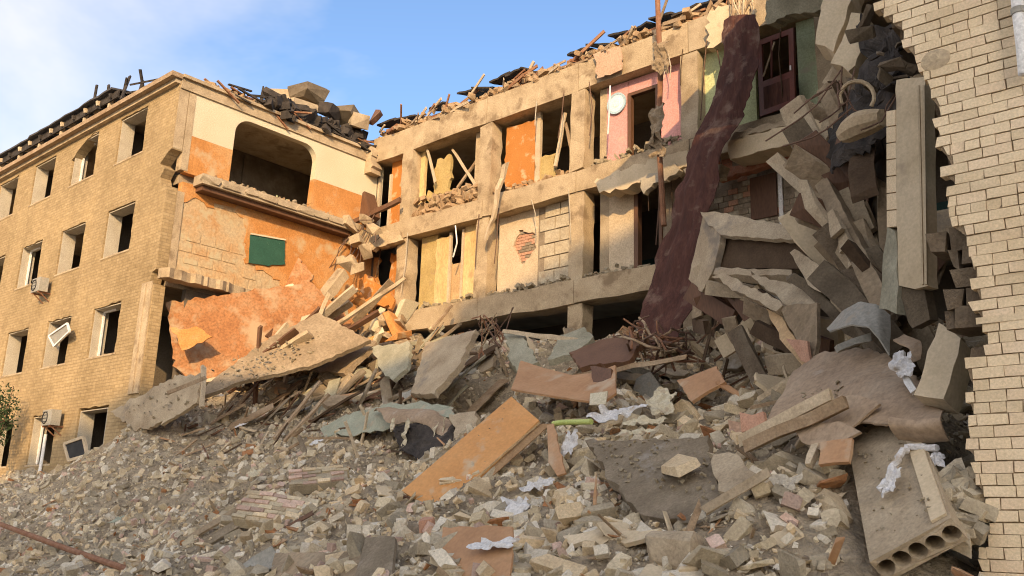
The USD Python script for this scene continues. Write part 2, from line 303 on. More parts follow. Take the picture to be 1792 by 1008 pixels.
# far brick facade: courses and joints of the silicate brickwork as relief and colour (single bricks are under four pixels there)
mat_(stage, '/World/Looks/brickwork', {
    'g': ('geometry', {}), 'sx': ('separate_xyz', {}), 'cx': ('combine_xyz', {}), 'ax': ('math', {'math_type': 'add'}),
    'br': ('brick_texture', {'scale': 1.0, 'brick_width': .262, 'row_height': .103, 'mortar_size': .011, 'mortar_smooth': .3, 'bias': 0.0, 'color1': (.335,.245,.13), 'color2': (.40,.30,.168), 'mortar': (.31,.23,.13)}),
    'n': ('noise_texture', {'scale': .55, 'detail': 9.0, 'roughness': .68}), 'r': ('rgb_ramp', {'ramp': [(.30,(.68,.64,.58)),(.5,(.93,.90,.86)),(.66,(1.10,1.06,1.0))]}),
    'n3': ('noise_texture', {'scale': 7.0, 'detail': 5.0, 'roughness': .7}), 'r3': ('rgb_ramp', {'ramp': [(.3,(.72,.70,.66)),(.6,(1.05,1.05,1.04))]}),
    'm': ('mix_color', {'blend_type': 'multiply', 'fac': 1.0, 'use_clamp': False}), 'm2': ('mix_color', {'blend_type': 'multiply', 'fac': .8, 'use_clamp': False}), 'b': ('bump', {'strength': .8, 'distance': .012, 'invert': True}),
    'p': ('principled_bsdf', {'roughness': .9, 'specular_ior_level': .2})},
    [('g.position', 'sx.vector'), ('sx.x', 'ax.value1'), ('sx.y', 'ax.value2'), ('ax.value', 'cx.x'), ('sx.z', 'cx.y'), ('cx.vector', 'br.vector'), ('g.position', 'n.vector'), ('n.fac', 'r.fac'), ('g.position', 'n3.vector'), ('n3.fac', 'r3.fac'),
     ('br.color', 'm.a'), ('r.color', 'm.b'), ('m.result', 'm2.a'), ('r3.color', 'm2.b'), ('m2.result', 'p.base_color'), ('br.fac', 'b.height'), ('b.normal', 'p.normal')], surface='p.BSDF')
LK['brickwork'] = UsdShade.Material.Get(stage, '/World/Looks/brickwork')
L = LK

# ---------------------------------------------------------------- ground and mound of rubble
def quadgrid(xs, ys, zf):
    X, Y = np.meshgrid(xs, ys, indexing='ij'); v = np.stack([X, Y, zf(X, Y)], -1); nu, nv = X.shape
    i, j = np.meshgrid(np.arange(nu - 1), np.arange(nv - 1), indexing='ij'); a = (i * nv + j).ravel(); b = a + nv
    return v.reshape(-1, 3), np.vstack([np.stack([a, b, b + 1], 1), np.stack([a, b + 1, a + 1], 1)])
g = 4000.0
single('ground', (np.array([[-g,-g,0],[g,-g,0],[g,g,0],[-g,g,0]], float), np.array([[0,1,2],[0,2,3]])), L['ground'], 'dusty grey ground around the wrecked building', None, kind='structure')
CP = [(0,838,13),(100,822,13),(200,790,13),(250,715,13.4),(700,605,20.5),(850,590,20.8),(1000,600,20),(1130,600,19),(560,750,16),(740,790,13.5),(900,810,12),(1000,700,14.5),(1200,660,15),(1100,770,12),
      (1200,915,9.5),(1400,850,9.5),(1500,720,11),(1600,720,10.5),(1700,985,8.8),(1300,1000,8),(900,1000,8),(500,1000,8),(200,1000,8.5),(0,1000,9),(0,925,10.5),(300,860,12),(450,900,10),(330,690,15),(420,690,16),(500,655,18),
      (600,600,20.5),(620,680,17.5),(800,700,16),(1350,640,15),(1500,600,15),(1650,900,9.6)]
C3 = np.vstack([pts(CP), [[-45,13,2.9],[-60,13,2.9],[-45,9,1.0],[-60,9,.8],[-10,5.5,.2],[-3,5.5,.35],[-20,6,.1],[-35,6,.0],[-60,5,-.1],[0,6,.4],[1,8.6,1.2],[-25.9,21,8.2],[-3.0,9.7,.8],[-3.3,10.3,1.2],[-2.2,9.7,.9],list(at(850,650,17.2)-[0,0,.7]),list(at(745,775,14.0)-[0,0,.55]),list(at(1290,590,15.6)-[0,0,.9]),[-8,21,6.2],[-3,21,5.5],[2,21,5],[-3,15,4.2],[2,15,4]]])
rbf = RBFInterpolator(C3[:, :2], C3[:, 2], kernel='linear', smoothing=.15)
def hbase(X, Y):
    sh = np.shape(X); q = np.stack([np.ravel(X), np.ravel(Y)], 1); z = rbf(q).reshape(sh)
    k = np.clip((np.asarray(Y) - 4.6) / 1.2, 0, 1); e = np.clip((np.asarray(X) + 64) / 3, 0, 1)
    return np.where(k * e > 0, z * k * e, 0) - .05 * (1 - k * e)
_gx, _gy = np.arange(-64, 3.01, .25), np.arange(4.6, 21.35, .2)
_H = hbase(*np.meshgrid(_gx, _gy, indexing='ij'))
from scipy.interpolate import RegularGridInterpolator
_hi = RegularGridInterpolator((_gx, _gy), _H, bounds_error=False, fill_value=0.0)
PITS = [(at(850, 640, 17.0), 1.7, .8), (at(1290, 590, 14.9), 1.8, 1.0), (at(745, 778, 13.9), 1.1, .6), (at(960, 600, 18.0), 1.0, .8), (at(1230, 560, 17.0), 1.2, 1.0)]
def height(X, Y):
    q = np.stack([np.ravel(X), np.ravel(Y)], 1); P = np.c_[q, np.zeros(len(q))]
    k = np.clip((q[:, 1] - 5) / 2, 0, 1)
    n = (meshkit.fbm(P * .9, 5, 3) - .5) * .75 + (meshkit.noise(P * 4.2, 9) - .5) * .16
    pit = 0
    for (px, py, pz), A, sg in PITS: pit = pit + A * np.exp(-((q[:, 0] - px) ** 2 + (q[:, 1] - py) ** 2) / (2 * sg * sg))
    return (_hi(q) + n * k - pit).reshape(np.shape(X))
def keep_mound(v, f):
    c = v[f].mean(1); ok = ~((c[:, 0] < -26.5) & (c[:, 1] > 13.5)); return v, f[ok]
mv, mf = keep_mound(*quadgrid(np.arange(-64, 3.01, .14), np.arange(4.6, 21.3, .12), height))
single('debris_mound', (mv, mf), L['mound'], 'sloping mound of crushed masonry heaped against the building', None, kind='structure', smooth=True)
def onmound(u, v):
    d = ray(u, v); d = d / np.linalg.norm(d); t = np.linspace(6, 45, 800); P = EYE + t[:, None] * d; h = height(P[:, 0], P[:, 1]); k = np.argmax((P[:, 2] < h) & (P[:, 1] > 5)); return P[k] if k else P[300]

# ---------------------------------------------------------------- left wing of the brick building
WX, FY, BY = -26.2, 13.15, 21.3
FL = [2.2, 5.5, 8.85, 12.15]; WT = [4.93, 8.2, 11.5, 14.8]
lw = Thing('brick_building', 'pale brick four storey wing on the left with empty window openings', 'building', (-40, FY, 2.5))
outer = Polygon([(-60, .8), (WX, .8), (WX, 15.05), (-60, 15.05)])
holes = []
for r in range(4):
    for k in range(9):
        x1 = -28.15 - 3.45 * k; x0 = x1 - 1.87; zt, zb = WT[r], WT[r] - 1.63
        if (r, k) == (3, 1): p = Polygon([(x0, zb), (x1, zb), (x1, zt), (x1 - .5, zt + .1), (x0 + .25, zt - .35), (x0 - .12, zt - .6)])
        elif (r, k) == (0, 0): p = Polygon([(x0 - .1, zb - .25), (x1 + .1, zb - .25), (x1 + .1, zt + .02), (x0, zt + .05)])
        else: p = sbox(x0, zb, x1, zt)
        if (r, k) not in ((3, 2),) and x0 > -48: p = jagpoly(p, .018, .2, r * 9 + k)
        holes.append((r, k, x0, x1, zb, zt, p))
dmg = Polygon([(WX + .1, 11.55), (WX - .32, 11.62), (WX - .5, 11.95), (WX - .28, 12.2), (WX - .62, 12.42), (WX - .2, 12.72), (WX + .1, 12.8)])
dmg2 = Polygon([(WX + .1, 8.4), (WX - .3, 8.55), (WX - .22, 8.85), (WX + .1, 8.95)])
wallp = outer.difference(unary_union([h[-1] for h in holes])).difference(dmg).difference(dmg2)
def wall_xz(poly, y0, y1):
    m = trimesh.creation.extrude_polygon(poly, y1 - y0); v = np.asarray(m.vertices); return np.stack([v[:, 0], y1 - v[:, 2], v[:, 1]], 1), np.asarray(m.faces)
lwall = lw.part('wall', join([wall_xz(p, FY, FY + .36) for p in (wallp.geoms if wallp.geom_type != 'Polygon' else [wallp])]), L['brickwork'])
for r, k, x0, x1, zb, zt, p in holes:
    lin = Polygon([(x0 + .02, zb + .02), (x0 + .02, zt - .02), (x1 - .02, zt - .02), (x1 - .02, zb + .02), (x1 - .05, zb + .02), (x1 - .05, zt - .05), (x0 + .05, zt - .05), (x0 + .05, zb + .02)])
    w = lw.part('window', wall_xz(lin, FY + .05, FY + .50), L['white_reveal'])
    lw.part('sill', bx(x0 - .05, x1 + .05, FY - .015, FY + .34, zb - .045, zb + .012), L['concrete_warm'], w)
    if (r + k) % 3 == 1: lw.part('frame', join([bx(x0 + .05, x0 + .11, FY + .3, FY + .36, zb + .03, zt - .03), bx(x0 + .11, x0 + .9, FY + .3, FY + .36, zt - .1, zt - .03)]), L['white_paint'], w)
# inside: floors, rear wall, partitions
for i, z in enumerate(FL): lw.part('floor_slab', bx(-60, WX - .26, FY + .5, BY - .004, z - .3, z), L['concrete'])
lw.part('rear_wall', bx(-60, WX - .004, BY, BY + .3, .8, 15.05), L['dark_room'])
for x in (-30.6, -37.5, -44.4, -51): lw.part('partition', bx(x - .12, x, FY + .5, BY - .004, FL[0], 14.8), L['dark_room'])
lw.part('roof_slab', bx(-60, WX + .06, FY + .03, BY, 14.82, 15.16), L['concrete_warm'])
lw.part('cornice', bx(-60, WX + .02, FY - .16, FY + .02, 14.96, 15.1), L['concrete_warm'])
lw.part('cornice', bx(-60, WX + .10, FY - .34, FY + .02, 15.104, 15.26), L['timber'])
lw.part('end_pier', join([bx(WX - .3, WX + .012, FY + .004 + .36, FY + .60, 12.2, 14.81), bx(WX - .3, WX + .012, FY + .364, FY + .60, 8.95, 11.5)]), L['concrete_warm'])
lw.part('end_pier', bx(WX + .0, WX + .012, FY + .02, FY + .34, 12.82, 14.81), L['concrete_warm'])
lw.part('eaves_board', bx(WX - .02, WX + .16, FY + .03, BY - 1.0, 15.164, 15.27), L['concrete_warm'])
# charred eaves of the roof: sheet, and rafters whose ends show
lw.part('roof_sheet', flat([(-60, 12.75, 15.85), (-30.2, 12.75, 15.85), (-30.6, 16.3, 16.6), (-60, 16.3, 16.6)], .05, jag=.05, step=.5, seed=4), L['roof_felt'])
lw.part('fascia', bx(-60, -30.0, 12.9, 12.96, 15.55, 15.82), L['charred'])
for k in range(22):
    x = -30.4 - .95 * k
    lw.part('rafter', timber((x, 12.8, 15.68), (x, 15.4, 16.25), .09, .16), L['timber_pale' if k % 3 else 'charred'])
    if k % 2 == 0: lw.part('strut', timber((x - .3, 13.0, 15.27), (x - .3, 13.02, 15.8), .14, .10, (1, 0, 0)), L['timber_pale'])
for k in range(16):
    g_ = np.random.default_rng(900 + k); x = -29.0 - g_.uniform(0, 3.2); lw.part('burnt_batten', timber((x, 12.8 + g_.uniform(0, 1), 15.4 + g_.uniform(0, .3)), (x + g_.normal(0, .5), 13 + g_.uniform(0, 1.4), 16.0 + g_.uniform(0, .75)), .06, .09, (1, .2, 0)), L['charred'])
# exposed cross wall, orange: fourth storey with the wide rounded opening
def wall_yz(poly, x0, x1):
    m = trimesh.creation.extrude_polygon(poly, x1 - x0); v = np.asarray(m.vertices); return np.stack([x0 + v[:, 2], v[:, 0], v[:, 1]], 1), np.asarray(m.faces)
Y0, Y1 = FY + .5, BY
op = Polygon([(15.2, 11.8), (18.4, 11.8), (18.55, 14.6), (15.25, 14.6)]).buffer(-.55).buffer(.55).union(sbox(15.22, 12.0, 16.4, 13.2)).intersection(sbox(15, 12.2, 19, 14.62))
op = op.union(sbox(17.6, 12.2, 18.45, 12.5))
line = 13.4
up4 = Polygon([(Y0, line), (Y1 - .004, line + .03), (Y1 - .004, 14.82), (Y0, 14.82)]).difference(op)
lo4 = Polygon([(Y0, 12.154), (Y1 - .004, 12.154), (Y1 - .004, line + .03), (Y0, line)]).difference(op)
def wparts(poly, x0, x1): return join([wall_yz(p, x0, x1) for p in (poly.geoms if poly.geom_type != 'Polygon' else [poly]) if p.area > .002])
cw = Thing('cross_wall', 'orange and cream inner wall torn open at the end of the left wing', 'wall', (WX, Y0, 5))
cw.part('upper_plaster', wparts(up4, WX - .25, WX), L['plaster_cream'])
cw.part('lower_plaster', wparts(lo4, WX - .25, WX + .003), L['plaster_orange'], label='orange painted lower band of the top storey')
cw.part('niche_mullion', bx(WX - 2.91, WX - 2.87, 17.4, 17.46, 13.1, 14.7), L['concrete_dark'])
cw.part('niche_screen', bx(WX - 3.0, WX - 2.95, 13.66, 21.2, 12.16, 14.8), L['concrete_dark'])
cw.part('niche_dado', bx(WX - 2.945, WX - 2.92, 13.66, 21.2, 12.16, 13.1), L['teal_room'])
for k in range(14):
    y = 15.35 + k * .21; h = .12 + .2 * rng.random(); cw.part('broken_slat', timber((WX - .3, y, 12.16), (WX - .3 + rng.normal(0, .04), y + rng.normal(0, .05), 12.2 + h), .05, .02, (1, 0, 0)), L['plaster_lime' if k > 8 else 'teal_room'])
# third storey
w3 = Polygon([(Y0, 8.86), (Y1 - .004, 8.86), (Y1 - .004, 11.84), (Y0, 11.84)])
peel = Polygon([(Y0, 8.86), (17.9, 8.86), (17.6, 9.4), (16.9, 9.7), (16.1, 9.8), (16.05, 10.7), (15.9, 11.2), (15.2, 11.5), (14.6, 11.3), (14.1, 11.45), (Y0, 11.2)])
peel = jagpoly(peel, .05, .15, 3)
cw.part('orange_plaster', wparts(w3.difference(peel), WX - .25, WX), L['plaster_orange'])
cw.part('bare_wall', wparts(w3.intersection(peel), WX - .25, WX - .025), L['plaster_peeled'])
# blocks showing where plaster fell
for r in range(5):
    for k in range(6):
        y = 13.75 + k * .52 + (r % 2) * .25; z = 8.95 + r * .36
        if peel.contains(Polygon([(y, z), (y + .46, z), (y + .46, z + .3), (y, z + .3)])) and rng.random() < .8:
            cw.part('block', bx(WX - .03, WX - .012 + .008 * rng.random(), y, y + .46, z, z + .31), L['plaster_peeled'])
# second storey: the lower panel has slid outwards
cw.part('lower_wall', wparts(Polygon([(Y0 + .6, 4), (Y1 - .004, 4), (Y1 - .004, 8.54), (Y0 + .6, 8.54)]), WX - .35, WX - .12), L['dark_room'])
fs = Thing('floor_slab_stub', 'long concrete floor slab stub jutting from orange wall under the rounded opening', 'slab', (WX, 15, 11.8))
fs.part('slab', flat([(WX + .002, 14.0, 12.14), (WX + .62, 14.05, 12.1), (WX + .72, 17, 12.08), (WX + .66, 20.35, 12.02), (WX + .002, 20.4, 12.1)], .32, jag=.035, seed=3, step=.2, flip=True) if False else join([bx(WX + .002, WX + .55, 14.0, 20.4, 11.78, 12.1)]), L['concrete'])
for k in range(9):
    y = 14.3 + k * .7 + rng.normal(0, .1); cv_ = chunk((.16, .75, .20), 50 + k, 18); fs.part('edge_fragment', (cv_[0] + np.array([WX + .54, y, 11.94]), cv_[1]), L['concrete'])
fs.part('underside_rib', bx(WX + .002, WX + .40, 14.1, 20.3, 11.62, 11.776), L['wood_brown'])
f3 = single('floor_slab_remnant', flat([(WX + .3, 13.2, 8.62), (WX + .5, 13.3, 8.62), (WX + .45, 15.0, 8.62), (WX + .01, 16.9, 8.62), (WX + .01, 13.2, 8.62)], .3, jag=.05, seed=9), L['concrete_warm'], 'broken corner of floor slab left of the leaning salmon wall panel', 'slab')
single('leaning_wall_panel', slab([(290,528,13.75),(540,498,17.6),(620,560,18.6),(560,620,17.5),(470,660,16.6),(330,664,14.4),(305,640,14.0)], .16, jag=.03, seed=2), L['plaster_salmon'], 'big orange wall panel slid down and leaning against the left wing', 'wall panel')
single('peeled_wall_piece', slab([(425,480,16.9),(520,445,18.1),(545,480,18.3),(530,520,18.0),(440,540,16.9)], .08, jag=.05, seed=12), L['plaster_salmon'], 'dull salmon piece of plaster standing below the green board', 'wall panel')
p1 = single('plaster_flap', slab([(300,575,13.7),(345,572,14.2),(370,590,14.5),(355,600,14.3),(318,612,13.9)], .04, jag=.03, seed=22), L['plaster_orange'], 'curled orange plaster flap on the leaning panel', 'plaster')
single('corner_pier', join([bx(WX - .66, WX - .06, FY - .05, FY - .004, 5.2, 8.55), bx(WX - .45, WX - .35, FY - .08, FY - .051, 5.2, 8.5)]), L['concrete_warm'], 'pale rendered pier at the foot of the left wing corner', 'pier')
gb = Thing('chalkboard', 'small green chalkboard hanging on the peeled orange wall', 'chalkboard', atx(468, 460, WX + .05))
gbp = [atx(438, 410, WX + .05), atx(499, 421, WX + .05), atx(498, 463, WX + .05), atx(470, 465, WX + .05), atx(436, 460, WX + .05)]
gb.part('board', flat(gbp, .03, jag=.012, seed=1), L['board_green'])
gb.part('top_rail', timber(gbp[0] + [.02, 0, .02], gbp[1] + [.02, 0, .02], .03, .05), L['plaster_cream'])
# things fixed to the left facade
def ac_unit(u, v, label, s=.85):
    c = at(u, v, FY - .3); t = Thing('air_conditioner', label, 'air conditioner', c)
    w, h, d = .8 * s, .58 * s, .3
    t.part('casing', bx(c[0] - w/2, c[0] + w/2, c[1] - d/2, c[1] + d/2, c[2], c[2] + h), L['sheet_metal'])
    fan = trimesh.creation.annulus(.20 * s, .23 * s, .02); fan.apply_transform(trimesh.transformations.rotation_matrix(math.pi/2, [1,0,0])); fan.apply_translation([c[0] - .12, c[1] - d/2 - .012, c[2] + h/2]); t.part('fan_ring', fan, L['black_metal'])
    for k in range(4): t.part('grille_bar', bx(c[0] - .12 - .22*s, c[0] - .12 + .22*s, c[1] - d/2 - .03, c[1] - d/2 - .024, c[2] + .12 + k * .1, c[2] + .135 + k * .1), L['black_metal'])
    for s_ in (-1, 1): t.part('bracket', join([bx(c[0] + s_ * w * .35 - .02, c[0] + s_ * w * .35 + .02, c[1] - d/2, FY - .002, c[2] - .05, c[2] - .002), timber((c[0] + s_ * w * .35, FY - .02, c[2] - .3), (c[0] + s_ * w * .35, c[1] - .05, c[2] - .05), .03, .03, (1, 0, 0))]), L['rust'])
ac_unit(68, 512, 'white air conditioner box below a window of the left wing, the upper one')
ac_unit(88, 745, 'white air conditioner box by the ground floor windows, the lower one')
dp = at(80, 760, FY - .08); single('waste_pipe', tube([dp, dp - [0, 0, .6], dp - [.02, 0, 1.2]], .05, 8), L['white_paint'], 'short white pipe running down beneath the lower air conditioner', 'pipe')
aw = Thing('hanging_window_sash', 'small bent window sash hanging out of a middle storey opening', 'window sash', at(98, 600, FY - .2))
A4 = pts([(86,588,FY-.05),(118,566,FY-.35),(122,580,FY-.35),(95,606,FY-.1)]); aw.part('pane_panel', flat(A4, .03), L['sheet_metal'])
for i in range(4): aw.part('frame_bar', timber(A4[i], A4[(i + 1) % 4], .06, .06), L['white_paint'])
tb = Thing('tilted_window_frame', 'dark board in a pale frame tilted in the ground floor opening', 'window frame', at(130, 800, FY - .2))
B4 = pts([(113,777,FY-.3),(146,765,FY-.25),(153,797,FY-.25),(121,806,FY-.3)]); tb.part('panel', flat(B4, .05), L['black_metal'])
for i in range(4): tb.part('frame_bar', timber(B4[i], B4[(i + 1) % 4], .08, .09), L['timber_pale'])
# leafy branch at the left edge
sb = Thing('shrub', 'leafy green shrub at the far left below the facade', 'shrub', at(-12, 810, 12.2))
c0 = at(-14, 810, 12.2)
for k in range(5):
    e = c0 + np.array([rng.normal(0, .5), rng.normal(0, .3), 1.6 + rng.random()]); sb.part('stem', tube([c0, (c0 + e) / 2 + rng.normal(0, .1, 3), e], [.035, .02, .008], 5), L['wood_brown'])
lv, lf = [], []
for k in range(900):
    d = rng.normal(0, 1, 3); d /= np.linalg.norm(d); p = c0 + np.array([0, 0, 1.55]) + d * np.array([.75, .6, 1.15]) * rng.random() ** .4; a = rng.normal(0, 1, 3); a /= np.linalg.norm(a); b = np.cross(a, d); b /= np.linalg.norm(b) + 1e-6
    n = len(lv) ; lv += [p, p + a * .06 + b * .03, p + a * .13, p + a * .06 - b * .03]; lf += [[n, n + 1, n + 2], [n, n + 2, n + 3]]
sb.part('leaves', (np.array(lv), np.array(lf)), L['leaf'], kind='stuff')

# ---------------------------------------------------------------- corridor wall at the back
cb = Thing('corridor_wall', 'long concrete frame with coloured room walls behind the collapsed bays', 'building', (-15, BY, 7))
PX = [-24.2, -20.35, -16.5, -12.6, -8.7, -4.8]
XR = -1.5
for name, z0, z1, y0 in (('top_beam', 14.8, 15.72, BY - .30), ('middle_beam', 11.5, 12.15, BY - .34), ('lower_beam', 8.08, 8.78, BY - .38)):
    xs = [WX + .02] + PX[1:] + [XR]
    for a, b in zip(xs[:-1], xs[1:]):
        nm = 6; x = np.linspace(a + .012, b - .012, nm)
        m = []
        top = rng.normal(0, .018, nm); bot = rng.normal(0, .02, nm)
        v = []; f = []
        for i in range(nm):
            dy = rng.normal(0, .008)
            v += [(x[i], y0 + dy, z0 + bot[i]), (x[i], y0 + dy, z1 + top[i]), (x[i], BY + .3, z1 + top[i]), (x[i], BY + .3, z0 + bot[i])]
        for i in range(nm - 1):
            for k in range(4):
                p, q = i * 4 + k, i * 4 + (k + 1) % 4; f += [[p, q, q + 4], [p, q + 4, p + 4]]
        f += [[0, 1, 2], [0, 2, 3], [nm*4-4, nm*4-2, nm*4-3], [nm*4-4, nm*4-1, nm*4-2]]
        cb.part(name, (np.array(v), np.array(f)), L['concrete_warm' if a < -13 else 'concrete'])
for i, x in enumerate(PX):
    for z0, z1 in ((12.16, 14.78), (8.8, 11.48), (4.5, 8.06)):
        w = .27 if i < 4 else .22
        if z0 < 5 and i in (0, 1): continue
        cb.part('pillar', timber((x, BY - .05, z0), (x, BY - .05, z1), w * 2, .5, (0, 1, 0), rough=.014, seed=i * 7 + int(z0)), L['concrete_warm' if i < 3 else 'concrete'])
# corridor behind
for z in (8.8, 12.15): cb.part('corridor_floor', bx(WX, XR, BY + .304, 24.5, z - .3, z), L['concrete'])
cb.part('corridor_roof', bx(-46, XR, BY + .304, 24.5, 15.0, 15.3), L['concrete'])
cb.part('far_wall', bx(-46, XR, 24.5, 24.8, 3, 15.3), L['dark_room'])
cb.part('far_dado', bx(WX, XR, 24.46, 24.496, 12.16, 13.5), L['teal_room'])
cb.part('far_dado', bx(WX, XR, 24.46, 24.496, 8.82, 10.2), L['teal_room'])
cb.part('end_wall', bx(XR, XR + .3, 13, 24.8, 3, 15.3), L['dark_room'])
YI = BY + .1
def xs_(u, v): return at(u, v, YI)[0]
def infill(u0, u1, v, z0, z1, m, name='wall_panel', y=YI, th=.12, jag=0.0, label=None, parent=None):
    a, b = xs_(u0, v), xs_(u1, v); q = sbox(a, z0, b, z1)
    if jag: q = jagpoly(q, jag, .18, int(u0))
    return cb.part(name, wall_xz(q, y, y + th), L[m], parent, label)
# fourth storey
Z40, Z41 = 12.154, 14.79
infill(683, 706, 345, Z40, Z41, 'plaster_orange_deep'); infill(655, 664, 345, Z40, Z41, 'plaster_cream')
cb.part('door_frame', join([timber((xs_(664, 345), YI - .03, Z40), (xs_(664, 345), YI - .03, 14.3), .1, .1, (0, 1, 0)), timber((xs_(684, 345), YI - .03, Z40), (xs_(684, 345), YI - .03, 14.3), .1, .1, (0, 1, 0))]), L['timber_pale'])
infill(733, 742, 320, Z40, Z41, 'plaster_yellow'); infill(762, 788, 300, 13.0, 14.3, 'plaster_ochre', jag=.05, label='broken yellow board'); infill(742, 790, 330, Z40, 13.1, 'plaster_ochre', jag=.1, y=YI + .15); infill(832, 846, 270, Z40, Z41, 'concrete_warm')
infill(885, 936, 280, Z40, 14.6, 'plaster_orange_deep', jag=.03, label='bright orange room wall'); infill(936, 944, 280, Z40, Z41, 'timber_pale'); infill(938, 970, 290, Z40, 13.25, 'plaster_ochre', jag=.04, y=YI + .05)
infill(1050, 1062, 220, Z40, Z41, 'concrete_warm'); infill(1062, 1100, 210, Z40, Z41, 'plaster_pink', label='pink room wall left of doorway')
infill(1155, 1214, 170, Z40, Z41, 'plaster_pink', label='pink room wall right of doorway')
d0, d1 = xs_(1101, 200), xs_(1154, 190)
cb.part('door_frame', join([bx(d0 - .02, d0 + .1, YI - .06, YI + .1, Z40, 14.35), bx(d1 - .1, d1, YI - .06, YI + .1, Z40, 14.35), bx(d0 + .1, d1 - .1, YI - .06, YI + .1, 14.25, 14.35)]), L['wood_brown'])
infill(1101, 1154, 190, 14.36, Z41, 'plaster_pink')
infill(1228, 1322, 130, Z40, Z41, 'plaster_lime', label='lime green strip of room wall'); infill(1396, 1470, 110, Z40, Z41, 'plaster_green', label='pale green room wall')
# third storey
Z30, Z31 = 8.80, 11.49
infill(683, 706, 470, Z30, 11.2, 'plaster_orange_deep', jag=.05); infill(640, 660, 470, Z30, 11.2, 'plaster_orange', jag=.05)
infill(736, 764, 470, Z30, Z31, 'plaster_ochre'); infill(764, 788, 460, Z30, 11.3, 'plaster_yellow', y=YI - .04, jag=.02); infill(788, 814, 480, Z30, 10.3, 'plywood', y=YI + .03); infill(813, 838, 450, Z30, Z31, 'plaster_yellow', y=YI - .03)
cb.part('door_frame', join([bx(xs_(789, 460) - .05, xs_(789, 460) + .05, YI - .08, YI, Z30, 11.4), bx(xs_(811, 460) - .05, xs_(811, 460) + .05, YI - .08, YI, Z30, 11.4)]), L['timber_pale'])
infill(942, 1008, 430, Z30, Z31, 'masonry')
for r in range(6):
    z = Z30 + .18 + r * .42; x = xs_(945, 430) + (.2 if r % 2 else 0)
    xe = xs_(1005, 430)
    while x + .3 < xe + .2:
        w = min(.62, xe - x); 
        if w > .2: cb.part('block', bx(x + .02, x + w - .02, YI - .03 - .02 * rng.random(), YI - .002, z + .02, z + .4), L['block_white'])
        x += .62
ep = pts([(908,402,YI-.02),(936,410,YI-.02),(938,432,YI-.02),(912,462,YI-.02),(898,430,YI-.02)])
epp = Polygon(ep[:, [0, 2]]); hole = jagpoly(epp.buffer(0), .03, .12, 4)
cb.part('wall_panel', join([wall_xz(p_, YI, YI + .12) for p_ in (lambda d: d.geoms if hasattr(d, 'geoms') else [d])(sbox(xs_(872, 440), Z30, xs_(942, 440), Z31).difference(hole))]), L['plaster_beige'], None, 'cream plastered room wall with fallen patch')
cb.part('patch_backing', bx(ep[:, 0].min() - .05, ep[:, 0].max() + .05, YI + .09, YI + .118, ep[:, 2].min() - .05, ep[:, 2].max() + .05), L['masonry'])
for r in range(16):
    for k in range(8):
        z = ep[:, 2].min() + r * .1; x = ep[:, 0].min() + k * .27 + (r % 2) * .13 - .1
        if epp.buffer(.1).contains(Point_(x + .12, z + .05)): cb.part('brick', bx(x, x + .255, YI + .05 + .02 * rng.random(), YI + .089, z + .006, z + .092), L['brick_redpale' if rng.random() < .6 else 'masonry'])
infill(1050, 1066, 410, Z30, Z31, 'concrete'); infill(1066, 1112, 400, Z30, Z31, 'plaster_beige', label='beige boarded room wall')
cb.part('door_frame', join([bx(xs_(1112, 400), xs_(1112, 400) + .14, YI - .08, YI + .12, Z30, Z31), bx(xs_(1160, 390) - .1, xs_(1160, 390), YI - .06, YI + .12, Z30, Z31)]), L['wood_brown'])
cb.part('skirting', bx(xs_(1066, 400), xs_(1110, 400), YI - .05, YI - .002, Z30 + .02, Z30 + .12), L['wood_brown'])
infill(1160, 1240, 380, Z30, Z31, 'masonry')
infill(1240, 1442, 340, Z30, Z31, 'masonry')
xa, xb = xs_(1242, 330), xs_(1440, 310)
for r in range(17):
    z = Z30 + .1 + r * .155; x = xa + (.14 if r % 2 else 0)
    while x < xb:
        if rng.random() < .86: cb.part('brick', bx(x, x + .27, YI - .015 - .03 * rng.random(), YI - .002, z, z + .14), L[('masonry', 'block_white', 'brick_redpale', 'masonry')[int(rng.random() * 4)] if r < 13 else 'brick_red'])
        x += .285
infill(1316, 1362, 350, 9.6, 10.75, 'wood_brown', name='notice_board', y=YI - .09, th=.04)
infill(1365, 1372, 350, 9.2, 10.9, 'white_paint', name='pipe_run', y=YI - .08, th=.04)
# clock on the pink wall
ck = at(1079, 181, YI - .05); ct = Thing('round_plaque', 'round white plaque with pale blue rim on the pink wall', 'plaque', ck)
rim = trimesh.creation.annulus(.27, .34, .05); face = trimesh.creation.cylinder(.27, .03, sections=32)
RX = trimesh.transformations.rotation_matrix(math.pi / 2, [1, 0, 0])
for nm, m_, mm in (('rim', rim, 'clock_rim'), ('face', face, 'clock_face')):
    m_.apply_transform(RX); m_.apply_translation(ck); ct.part(nm, m_, L[mm])
ct.part('centre', (lambda c: (c.apply_transform(RX), c.apply_translation(ck + [0, -.018, 0]), c)[2])(trimesh.creation.cylinder(.12, .02, sections=24)), L['white_paint'])
